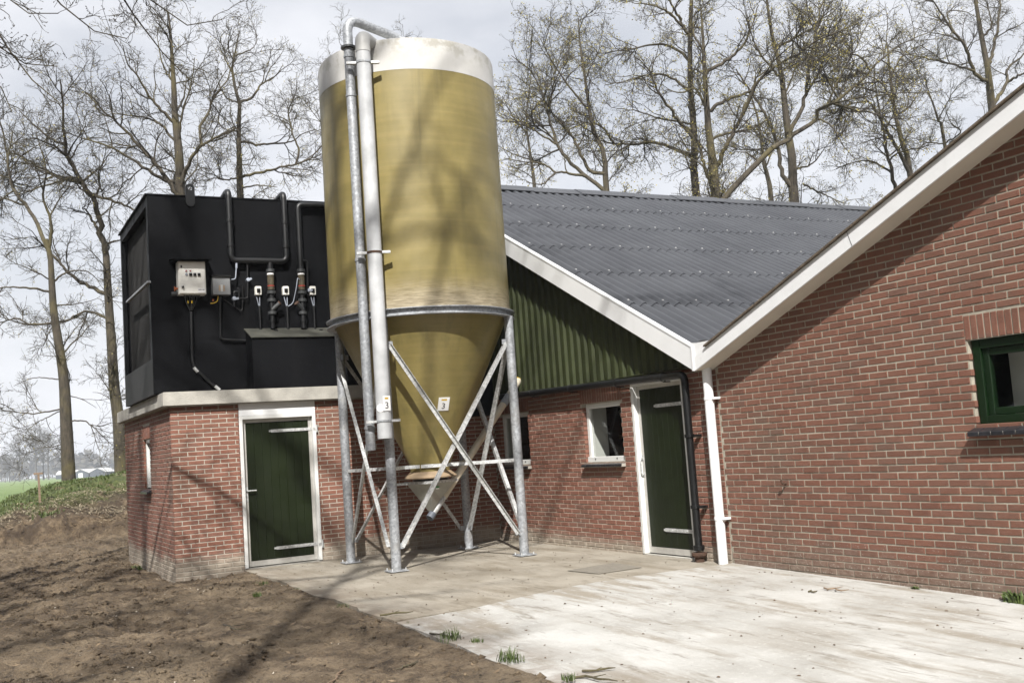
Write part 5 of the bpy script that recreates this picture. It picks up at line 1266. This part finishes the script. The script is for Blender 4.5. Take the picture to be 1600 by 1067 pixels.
# tree on the near left whose outer branches hang into the top left corner
DN = 9.5
rgN = np.random.default_rng(77)
tb = atd(-620, 760, DN); tb[2] = 0
near_l = [(np.array([tb+[0, 0, -0.1], tb+[0.1, 0, 2.5], tb+[0.0, 0.1, 5.5], tb+[0.2, 0.2, 9.0], tb+[0.1, 0.3, 13.0]]), 0.24, 0.06)]
nodeA = tb+np.array([0, 0.1, 5.2]); nodeB = tb+np.array([0.1, 0.15, 7.2])
def nl(node, pts, r0, r1, d0=DN, d1=DN): 
    n = len(pts); return (np.array([node]+[atd(x, y, d0+(d1-d0)*i/(n-1)) for i, (x, y) in enumerate(pts)]), r0, r1)
near_l += [nl(nodeA, [(-160, -20), (-40, 20), (0, 56), (25, 95), (50, 118), (75, 146), (92, 163)], 0.05, 0.004), nl(nodeA, [(-160, -10), (-30, 60), (0, 78), (40, 100), (75, 102), (92, 100)], 0.035, 0.004),
    nl(nodeB, [(-60, -170), (60, -40), (98, 0), (108, 30), (117, 43), (150, 45), (180, 55), (205, 58)], 0.04, 0.004), nl(nodeB, [(60, -150), (170, -40), (208, 0), (222, 32), (248, 78), (278, 102), (300, 130)], 0.045, 0.004, DN, DN+1),
    nl(nodeB, [(90, -140), (200, -30), (232, 0), (260, 20), (290, 40), (318, 45), (350, 30)], 0.04, 0.004, DN, DN+0.6), nl(nodeA, [(-100, 60), (-20, 110), (0, 130), (15, 165), (30, 175)], 0.03, 0.004), nl(nodeB, [(-80, -100), (0, -10), (36, 10), (60, 30), (95, 22)], 0.03, 0.004)]
def near_tree(name, limbs, seed, label, n1, n2, n3):
    rg = np.random.default_rng(seed); K0 = 16
    P0 = np.array([resample(w, K0) for w, _, _ in limbs]); R0 = np.array([a*(1-np.linspace(0, 1, K0)**0.55)+b for _, a, b in limbs]); L0 = np.linalg.norm(np.diff(P0, axis=1), axis=2).sum(1)
    P0[1:, 4:] += rg.normal(size=P0[1:, 4:].shape)*0.022
    root = thing(name, tuple(P0[0, 0]), label, 'tree')
    v, f = tubes(P0, R0, 7); nparr('trunk', v, f, M_bark, root, smooth=True)
    P1, R1, A1 = spawn(P0[1:], R0[1:], L0[1:], n1, 9, 0.13, 0.0055, 0.0022, -0.05, 0.24, rg, tmin=0.55, ang=(0.35, 0.9), lmin=0.35, bias=0.9)
    P2, R2, A2 = spawn(P1, R1, A1, n2, 6, 0.5, 0.0033, 0.0016, 0.12, 0.30, rg, lmin=0.12)
    P3, R3, A3 = spawn(P2, R2, A2, n3, 3, 0.45, 0.0028, 0.0015, 0.0, 0.3, rg, lmin=0.05)
    Vs = []; Fs = []; o = 0
    for P, R in ((P1, R1), (P2, R2), (P3, R3)):
        v, f = tubes(P, R, 4); Vs.append(v); Fs.append(f+o); o += len(v)
    nparr('crown', np.concatenate(Vs), np.concatenate(Fs), M_twig, root)
    tips = np.concatenate([P2[:, -1], P3[:, -1]]); b = MB()
    c = tips; n = len(c); a = rg.normal(size=(n, 3)); a /= np.linalg.norm(a, axis=1, keepdims=True); q = np.cross(a, rg.normal(size=(n, 3))); q /= np.linalg.norm(q, axis=1, keepdims=True); w = np.cross(a, q)
    s = rg.uniform(0.005, 0.010, n)[:, None]
    v = np.stack([c-a*s*1.4, c+q*s*0.6, c+w*s*0.6, c-q*s*0.6, c-w*s*0.6, c+a*s*1.6], 1).reshape(-1, 3)
    t = np.array([[0,2,1],[0,3,2],[0,4,3],[0,1,4],[5,1,2],[5,2,3],[5,3,4],[5,4,1]]); f = (np.arange(n)[:, None, None]*6+t[None]).reshape(-1, 3)
    tag(nparr('buds', v, f, M_twig, root), kind='stuff')
near_tree('oak_tree', near_l, 21, 'near oak whose budding outer twigs hang into the top left corner', 110, 520, 900)

# oaks behind the viewer that throw the branch shadows on soil, annex and silo
SH = np.array([0.8836, -0.4682, 0]); SN = np.array([0.4682, 0.8836, 0])
def shade_tree(a, s, h, seed, dens, lo=0.28, st=0.06, tr_r=0.19, lab='bare oak behind the viewer, middle of the row'):
    rg = np.random.default_rng(seed); b = SH*a+SN*s
    tr = np.array([b+[0, 0, -0.1], b+[0.1, 0.1, h*0.3], b+[0.25, -0.1, h*0.6], b+[0.1, 0.2, h]]); L = [(tr, tr_r, 0.03)]
    for k in range(16):
        z = h*(lo+st*0.7*k); az = k*2.4+rg.uniform(-0.4, 0.4); ln = (5.6-0.2*k)*rg.uniform(0.8, 1.2)
        d = np.array([math.cos(az), math.sin(az), 0]); p0 = b+np.array([0.12, 0.0, z])
        L.append((np.array([p0, p0+d*ln*0.35+[0, 0, ln*0.18], p0+d*ln*0.7+[0, 0, ln*0.42], p0+d*ln+[0, 0, ln*0.55]]), 0.065, 0.015))
    return grow_tree('oak_tree', L, seed, lab, 'oaks behind the viewer', dens=dens, buds=0, fine=0.45)
def copy_tree(src, loc, rz, sc_, label):
    r_ = src.copy(); COL.objects.link(r_); r_['label'] = label
    r_.location = loc; r_.rotation_euler = (0, 0, rz); r_.scale = (sc_, sc_, sc_)
    for ch in src.children:
        c = ch.copy(); COL.objects.link(c); c.parent = r_; c.matrix_parent_inverse = ch.matrix_parent_inverse.copy()
st0 = shade_tree(15.5, -7.0, 23, 31, 0.34)
shade_tree(20.5, -1.9, 27, 34, 0.30, lo=0.56, st=0.036, tr_r=0.12, lab='tall bare oak behind the viewer with a high crown')
for a, s_, rz, k_, lb in ((19.5, -5.8, 1.3, 1.04, 'nearest the yard'), (29, -5.6, 2.9, 0.8, 'in the back row by the barn'), (17.5, -12.5, 4.2, 0.95, 'left of the middle one'), (26, -15.0, 5.3, 0.85, 'farthest to the left'), (27, -9.6, 0.6, 0.85, 'in the back row, left'), (24.5, -4.4, 3.7, 0.78, 'smallest, in the back row')):
    q = SH*a+SN*s_; copy_tree(st0, (q[0], q[1], -0.1), rz, k_, 'bare oak behind the viewer, '+lb)

# unseen evergreen belt added behind the viewer to block low sky and deepen shade
rgS = np.random.default_rng(91); Vs = []; Fs = []; o = 0
for k in range(60):
    az = -2.55+k*0.058; dist = 27+rgS.uniform(0, 8)+6*math.exp(-((az+0.49)/0.35)**2); c = np.array([9.0+dist*math.cos(az), -4.0+dist*math.sin(az), 0.0]); h = rgS.uniform(15, 20)*(1-0.2*math.exp(-((az+0.49)/0.3)**2)); n = 520
    z = h*(1-rgS.random(n)**0.6*0.97); rad = (h-z)*0.26*rgS.random(n)**0.4+0.1; a = rgS.uniform(0, 2*PI, n)
    p = c+np.stack([rad*np.cos(a), rad*np.sin(a), z], -1); dd = np.stack([np.cos(a), np.sin(a), np.full(n, -0.35)], -1); sd = np.stack([-np.sin(a), np.cos(a), rgS.normal(size=n)*0.2], -1)
    l = rgS.uniform(0.5, 1.0, n)[:, None]
    v = np.stack([p-dd*l, p+sd*l*0.5, p+dd*l, p-sd*l*0.5], 1).reshape(-1, 3); f = np.arange(len(v)).reshape(-1, 4); Vs.append(v); Fs.append(f+o); o += len(v)
tag(nparr('added_spruce_belt', np.concatenate(Vs), np.concatenate(Fs), leafmat('spruce_needles', (0.014, 0.024, 0.010), (0.035, 0.05, 0.02), 3)), 'dark spruce belt added behind the viewer to block low sky', 'trees', kind='stuff')

# ------------------------------------------------------------------ far side of the field
def far_tree(px, py, D, h, seed, label, cat_group):
    rg = np.random.default_rng(seed); b = atd(px, py, D); b[2] = -0.3; L = [(np.array([b, b+[0, 0, h*0.35], b+[0.2, 0.1, h*0.7], b+[0, 0, h]]), h*0.022, h*0.004)]
    for k in range(8):
        z = h*(0.3+0.07*k); az = k*2.4; ln = h*0.36*rg.uniform(0.7, 1.2); d = np.array([math.cos(az), math.sin(az), 0]); p0 = b+np.array([0, 0, z])
        L.append((np.array([p0, p0+d*ln*0.5+[0, 0, ln*0.3], p0+d*ln+[0, 0, ln*0.45]]), h*0.008, h*0.002))
    P0 = np.array([resample(w, 6) for w, _, _ in L]); R0 = np.array([np.linspace(a, c, 6) for _, a, c in L]); L0 = np.linalg.norm(np.diff(P0, axis=1), axis=2).sum(1)
    root = thing('field_tree', tuple(b), label, 'tree', cat_group)
    v, f = tubes(P0, R0, 5); nparr('trunk', v, f, M_farbark, root)
    P1, R1, A1 = spawn(P0, R0, L0, 140, 5, 0.38, h*0.0035, h*0.0016, 0.15, 0.25, rg, tmin=0.35, lmin=h*0.06)
    P2, R2, A2 = spawn(P1, R1, A1, 1500, 3, 0.45, h*0.0022, h*0.0012, 0.1, 0.3, rg, lmin=h*0.03)
    v1, f1 = tubes(P1, R1, 3); v2, f2 = tubes(P2, R2, 3)
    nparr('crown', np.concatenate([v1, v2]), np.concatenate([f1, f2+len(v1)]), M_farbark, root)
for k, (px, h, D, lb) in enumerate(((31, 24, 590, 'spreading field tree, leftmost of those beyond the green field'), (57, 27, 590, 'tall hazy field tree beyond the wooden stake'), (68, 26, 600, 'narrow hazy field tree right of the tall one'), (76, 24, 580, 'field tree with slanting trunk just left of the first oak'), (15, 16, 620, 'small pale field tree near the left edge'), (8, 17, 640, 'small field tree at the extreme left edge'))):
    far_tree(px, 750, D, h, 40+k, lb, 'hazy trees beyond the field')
# far wood: one mass nobody could count
Vs = []; Fs = []; o = 0; rgW = np.random.default_rng(5)
for k in range(260):
    px = rgW.uniform(-700, 420); D = rgW.uniform(850, 1100); b = atd(px, 745, D); b[2] = -0.5; h = rgW.uniform(15, 25)
    n = 26; az = rgW.uniform(0, 2*PI, n); z = rgW.uniform(0.15, 0.7, n)*h; ln = rgW.uniform(0.25, 0.5, n)*h*(1-0.4*z/h)
    P = np.empty((n+1, 3, 3)); P[0] = b+np.array([[0, 0, 0], [0, 0, h*0.5], [0, 0, h]])
    st = b[None]+np.stack([np.zeros(n), np.zeros(n), z], -1); d = np.stack([np.cos(az)*0.6, np.sin(az)*0.6, np.ones(n)*0.75], -1)
    P[1:, 0] = st; P[1:, 1] = st+d*ln[:, None]*0.5; P[1:, 2] = st+d*ln[:, None]
    R = np.full((n+1, 3), 0.26); R[0] = 0.4; R[:, 2] = 0.1
    v, f = tubes(P, R, 3); Vs.append(v); Fs.append(f+o); o += len(v)
    m = 34; c = b+rgW.normal(size=(m, 3))*[3.4, 3.4, 4.2]+[0, 0, h*0.55]; a = rgW.normal(size=(m, 3))*1.4; q = rgW.normal(size=(m, 3))*1.4
    v = np.stack([c-a, c+q, c+a, c-q], 1).reshape(-1, 3); f = np.arange(len(v)).reshape(-1, 4); Vs.append(v); Fs.append(f+o); o += len(v)
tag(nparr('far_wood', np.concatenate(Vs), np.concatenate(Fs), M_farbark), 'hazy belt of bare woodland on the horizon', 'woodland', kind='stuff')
# far farm sheds
fb = atd(139, 741, 520); ex = cr*[1, 1, 0]; ex /= np.linalg.norm(ex); ey = np.array([-ex[1], ex[0], 0])
if ey@cd < 0: ey = -ey
farm = thing('distant_shed', tuple(fb*[1, 1, 0]), 'long low farm shed with pale roofs far across the field', 'shed')
g0 = fb*[1, 1, 0]
for nm, u0, wd, dp in (('left', -4.0, 7.5, 22), ('right', 4.2, 7.5, 14)):
    c = g0+ex*u0
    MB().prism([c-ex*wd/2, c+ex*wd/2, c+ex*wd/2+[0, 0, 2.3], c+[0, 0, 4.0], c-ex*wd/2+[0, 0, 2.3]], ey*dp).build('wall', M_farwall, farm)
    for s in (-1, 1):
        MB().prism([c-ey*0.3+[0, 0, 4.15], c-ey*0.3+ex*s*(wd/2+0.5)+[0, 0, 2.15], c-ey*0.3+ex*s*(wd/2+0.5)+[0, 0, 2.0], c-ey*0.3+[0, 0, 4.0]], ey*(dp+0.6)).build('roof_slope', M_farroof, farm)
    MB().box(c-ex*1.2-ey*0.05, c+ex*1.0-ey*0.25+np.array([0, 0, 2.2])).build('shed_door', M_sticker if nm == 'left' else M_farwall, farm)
c = g0-ex*11+ey*4
MB().prism([c-ex*7+[0, 0, 0], c-ex*7+ey*6+[0, 0, 0], c-ex*7+ey*6+[0, 0, 2.2], c-ex*7+ey*3+[0, 0, 3.8], c-ex*7+[0, 0, 2.2]], ex*10).build('side_wing', M_farwall, farm)
MB().prism([c-ex*7+[0, 0, 2.3]-ey*0.3, c-ex*7+ey*3+[0, 0, 4.0], c-ex*7+ey*3+[0, 0, 3.85], c-ex*7+[0, 0, 2.1]-ey*0.3], ex*10).build('roof_slope', M_farroof, farm)

# ------------------------------------------------------------------ ground cover and litter
def blades(base, n_each, hgt, spread, rg, wid=0.006):
    N = len(base)*n_each; b = np.repeat(base, n_each, 0)+np.c_[rg.normal(size=(N, 2))*spread, np.zeros(N)]
    az = rg.uniform(0, 2*PI, N); ln = rg.uniform(0.5, 1.2, N)*np.repeat(hgt, n_each); lean = rg.uniform(0.1, 0.9, N)
    d = np.stack([np.cos(az), np.sin(az), np.zeros(N)], -1); s = np.stack([-np.sin(az), np.cos(az), np.zeros(N)], -1)*(wid*rg.uniform(0.6, 1.3, N))[:, None]
    b[:, 2] -= 0.01
    m = b+d*(ln*lean*0.3)[:, None]+np.c_[np.zeros((N, 2)), ln*0.6]; t = b+d*(ln*lean)[:, None]+np.c_[np.zeros((N, 2)), ln*(1-0.35*lean)]
    v = np.stack([b-s, b+s, m+s*0.7, m-s*0.7, t], 1).reshape(-1, 3); i = np.arange(N)[:, None]*5
    f = np.concatenate([i+np.array([[0, 1, 2]]), i+np.array([[0, 2, 3]]), i+np.array([[3, 2, 4]])]); return v, f
rgG = np.random.default_rng(9)
# turf on the bank
nb = 9000; bx_ = rgG.uniform(-19.5, -12.2, nb); by_ = rgG.uniform(-11.5, 1.0, nb)
keep = (fbm(bx_, by_, 0.9, 3, seed=33) > -0.08+0.34*sstep(bx_, -15.6, -12.8)); bx_, by_ = bx_[keep], by_[keep]
base = np.stack([bx_, by_, height(bx_, by_)], -1); v, f = blades(base, 5, np.full(len(base), 0.075), 0.07, rgG, 0.012)
tag(nparr('bank_grass', v, f, M_grass), 'short green grass growing over the bank', 'grass', kind='stuff')
nb = 6500; bx_ = rgG.uniform(-15.8, -12.15, nb); by_ = rgG.uniform(-11, 0.5, nb); k = fbm(bx_, by_, 0.8, 3, seed=44) > -0.02; bx_, by_ = bx_[k], by_[k]
base = np.stack([bx_, by_, height(bx_, by_)+0.04], -1); v, f = blades(base, 5, np.full(len(base), 0.20), 0.1, rgG, 0.007); vv = v.reshape(-1, 5, 3); hh = (vv[:, :, 2]-vv[:, :1, 2])*rgG.uniform(-0.3, 0.45, len(vv))[:, None]; oo = rgG.normal(size=(len(vv), 1, 2))*0.13; vv[:, :, 2] = vv[:, :1, 2]+hh; vv[:, 2:4, :2] += oo*0.5; vv[:, 4:, :2] += oo; v = vv.reshape(-1, 3)
tag(nparr('dead_grass', v, f, M_straw), 'bleached dead grass stems hanging on the bank face', 'dead grass', kind='stuff')
# clods and pebbles on the soil
def scatter(name, n, xr, yr, smin, smax, m, label, cat, seed, flt=None):
    rg = np.random.default_rng(seed); x = rg.uniform(*xr, n); y = rg.uniform(*yr, n)
    k = (y < EDGE(x)-0.02) | (x < -0.05); k &= ~((x > -4.8) & (x < 0.1) & (y > -5.05)); k &= fbm(x, y, 0.8, 3, seed=51) > rg.uniform(-0.22, 0.12, n)
    x, y = x[k], y[k]; n = len(x); c = np.stack([x, y, height(x, y)], -1); s = smin+(smax-smin)*rg.random(n)**3
    base = np.array([[1,0,0],[-1,0,0],[0,1,0],[0,-1,0],[0,0,1],[0,0,-1]], float)
    v = base[None]*rg.uniform(0.55, 1.2, (n, 6, 1))+rg.normal(size=(n, 6, 3))*0.15; v[:, :, 2] *= 0.7
    v = (v*s[:, None, None]+c[:, None, :]).reshape(-1, 3)
    t = np.array([[0,2,4],[2,1,4],[1,3,4],[3,0,4],[2,0,5],[1,2,5],[3,1,5],[0,3,5]]); f = (np.arange(n)[:, None, None]*6+t[None]).reshape(-1, 3)
    tag(nparr(name, v, f, m), label, cat, kind='stuff')
scatter('soil_clods', 70000, (-13.8, 12.5), (-11.5, -2.0), 0.004, 0.042, M_dirt, 'crumbs and clods of loose brown soil', 'soil', 61)
scatter('pebbles', 2500, (-11, 12.5), (-11.5, -3.9), 0.005, 0.018, M_stone, 'pale pebbles lying in the soil', 'pebbles', 62)
def flat_litter(name, n, xr, yr, smin, smax, m, label, seed):
    rg = np.random.default_rng(seed); x = rg.uniform(*xr, n); y = rg.uniform(*yr, n)
    k = ((y < EDGE(x)-0.02) | (x < -0.05)) & ~((x > -4.8) & (x < 0.1) & (y > -5.05)) & (fbm(x, y, 0.5, 3, seed=81) > rg.uniform(-0.25, 0.15, n))
    x, y = x[k], y[k]; n = len(x); c = np.stack([x, y, height(x, y)+0.012], -1); az = rg.uniform(0, 2*PI, n); ln = rg.uniform(smin, smax, n)[:, None]
    a = np.stack([np.cos(az), np.sin(az), rg.normal(size=n)*0.25], -1)*ln; b = np.stack([-np.sin(az), np.cos(az), rg.normal(size=n)*0.3], -1)*ln*rg.uniform(0.08, 0.5, (n, 1))
    v = np.stack([c-a, c+b, c+a, c-b], 1).reshape(-1, 3); tag(nparr(name, v, np.arange(len(v)).reshape(-1, 4), m), label, 'litter', kind='stuff')
flat_litter('leaf_litter', 9000, (-11, 12.5), (-11.5, -3.9), 0.008, 0.035, leafmat('dead_leaves', (0.07, 0.045, 0.025), (0.22, 0.16, 0.095), 6), 'dead leaves and straw bits strewn over the soil', 82)
# litter on the pavement
rgL = np.random.default_rng(71); n = 420; x = rgL.uniform(0.3, 12, n); y = rgL.uniform(-4.1, -0.1, n); z = np.where(x > 5.8, 0.012-0.021*(x-5.6), 0.006); s = rgL.uniform(0.004, 0.016, n)
base = np.array([[1,0,0],[-1,0,0],[0,1,0],[0,-1,0],[0,0,0.5],[0,0,-0.2]], float)
v = ((base[None]*rgL.uniform(0.5, 1.3, (n, 6, 1)))*s[:, None, None]+np.stack([x, y, z], -1)[:, None, :]).reshape(-1, 3)
t = np.array([[0,2,4],[2,1,4],[1,3,4],[3,0,4],[2,0,5],[1,2,5],[3,1,5],[0,3,5]]); f = (np.arange(n)[:, None, None]*6+t[None]).reshape(-1, 3)
tag(nparr('pavement_crumbs', v, f, M_clod), 'crumbs of soil and leaf scattered on the concrete', 'litter', kind='stuff')
# tufts along the pavement edge
TUFT = [(410, 916, 0.13, 'first grass tuft beside the annex door corner'), (402, 930, 0.09, 'low grass tuft in the soil near the annex door'), (465, 924, 0.08, 'small sparse tuft right of the annex door tufts'), (535, 951, 0.10, 'grass tuft at the pavement edge below the silo legs'), (590, 965, 0.05, 'tiny tuft between two larger tufts on the pavement edge'), (636, 977, 0.07, 'thin grass tuft left of the bright tuft'), (703, 999, 0.15, 'bright green grass tuft on the pavement edge, the largest'), (797, 1030, 0.13, 'grass tuft near the bottom of the pavement edge'), (890, 1060, 0.07, 'smallest tuft at the lower end of the pavement edge'), (745, 1003, 0.07, 'thin tuft right of the largest bright tuft')]
for k, (px, py, h, lb) in enumerate(TUFT):
    p = onz(px, py, -0.03); rg = np.random.default_rng(300+k); nn = int(26+h*500)
    b = np.tile(p, (nn, 1)); b[:, :2] += np.clip(rg.normal(size=(nn, 2)), -1.6, 1.6)*[h*0.45, h*0.3]
    v, f = blades(b, 1, np.full(nn, h*0.7), 0.005, rg, 0.0035)
    tag(nparr('grass_tuft', v, f, M_grass), lb, 'grass tuft', 'tufts along the pavement edge')
for k, (px, py, h, lb) in enumerate(((1588, 934, 0.10, 'leafy green weed at the foot of the byre wall'), (1430, 918, 0.05, 'tiny weed sprouting under the byre wall'), (215, 880, 0.12, 'low weed at the foot of the annex side wall'), (8, 842, 0.16, 'leafy weed below the bank at the left edge'), (70, 842, 0.20, 'pale green leafy weed at the foot of the bank'))):
    p = ony(px, py, -0.05) if px > 1000 else onz(px, py, 0.0); p[2] = -0.06 if px > 1000 else float(height(p[0], p[1])); rg = np.random.default_rng(400+k); nn = 70
    b = np.tile(p, (nn, 1)); b[:, :2] += rg.normal(size=(nn, 2))*[h*0.5, h*0.12 if px > 1000 else h*0.4]; b[:, 1] = np.minimum(b[:, 1], -0.02) if px > 1000 else b[:, 1]
    v, f = blades(b, 1, np.full(nn, h), 0.004, rg, 0.012)
    tag(nparr('weed', v, f, M_grass), lb, 'weed')
# fallen twigs
for k, (px, py, ln, az, lb) in enumerate(((1305, 917, 0.26, 0.2, 'dry stick lying near the byre wall'), (620, 962, 0.30, 1.2, 'dark twig lying across the pavement edge'), (690, 990, 0.3, 0.3, 'dark stick beside the largest grass tuft'), (935, 1035, 0.22, 1.0, 'short twig on the pale concrete, lower middle'), (930, 1048, 0.34, 0.4, 'long thin twig on the pale concrete near the bottom'), (525, 1048, 0.42, -0.5, 'mossy pale stick lying on the soil at the bottom'), (635, 1030, 0.25, -1.0, 'grey bent twig lying on the soil'), (1270, 920, 0.08, 0.5, 'stub of wood left of the dry stick'), (360, 980, 0.5, 0.15, 'dark branch half buried in the soil'))):
    p = onz(px, py, 0.0); zz = (0.02-0.021*max(0, p[0]-5.6)) if p[1] > EDGE(p[0]) else float(height(p[0], p[1]))+0.012
    rg = np.random.default_rng(500+k); d = np.array([math.cos(az), math.sin(az), 0]); q = np.array([-d[1], d[0], 0])
    pts = [np.array([p[0], p[1], zz])+d*ln*(t-0.5)+q*rg.normal()*0.02+[0, 0, rg.uniform(0, 0.012)] for t in np.linspace(0, 1, 6)]
    MBt = MB().tube(pts, [0.008, 0.009, 0.007, 0.008, 0.006, 0.003], 6)
    if ln > 0.2: MBt.tube([pts[2], pts[2]+d*ln*0.18+q*ln*0.2+[0, 0, 0.01]], [0.005, 0.002], 5)
    tag(MBt.build('fallen_twig', M_stake if k in (0, 5) else M_bark), lb, 'twig', 'twigs lying about the yard')
# T-topped stake on the bank
sp_ = atd(63, 797, 27.5); sp_[2] = float(height(sp_[0], sp_[1])); st = thing('wooden_stake', tuple(sp_), 'wooden stake with a short crosspiece standing on the bank', 'stake')
hs = 0.80
MB().bar(sp_-[0, 0, 0.1], sp_+np.array([-0.05, -0.02, hs]), 0.05, 0.05, (0, 1, 0)).build('post', M_stake, st)
MB().bar(sp_+np.array([-0.05, -0.02, hs+0.02])-ex*0.12, sp_+np.array([-0.05, -0.02, hs+0.02])+ex*0.12, 0.05, 0.05).build('crosspiece', M_stake, st)

# ------------------------------------------------------------------ air
hz_m = bpy.data.materials.new('air'); hz_m.use_nodes = True; t = hz_m.node_tree; t.nodes.clear()
ho = t.nodes.new('ShaderNodeOutputMaterial'); pv = t.nodes.new('ShaderNodeVolumePrincipled'); pv.inputs['Color'].default_value = (0.86, 0.91, 1.0, 1); pv.inputs['Density'].default_value = 0.00045; pv.inputs['Anisotropy'].default_value = 0.0
t.links.new(pv.outputs[0], ho.inputs['Volume'])
tag(MB().box((-1500, -1500, -3.0), (1500, 1500, 34)).build('haze', hz_m), 'thin bluish haze hanging in the air', 'haze', kind='stuff')
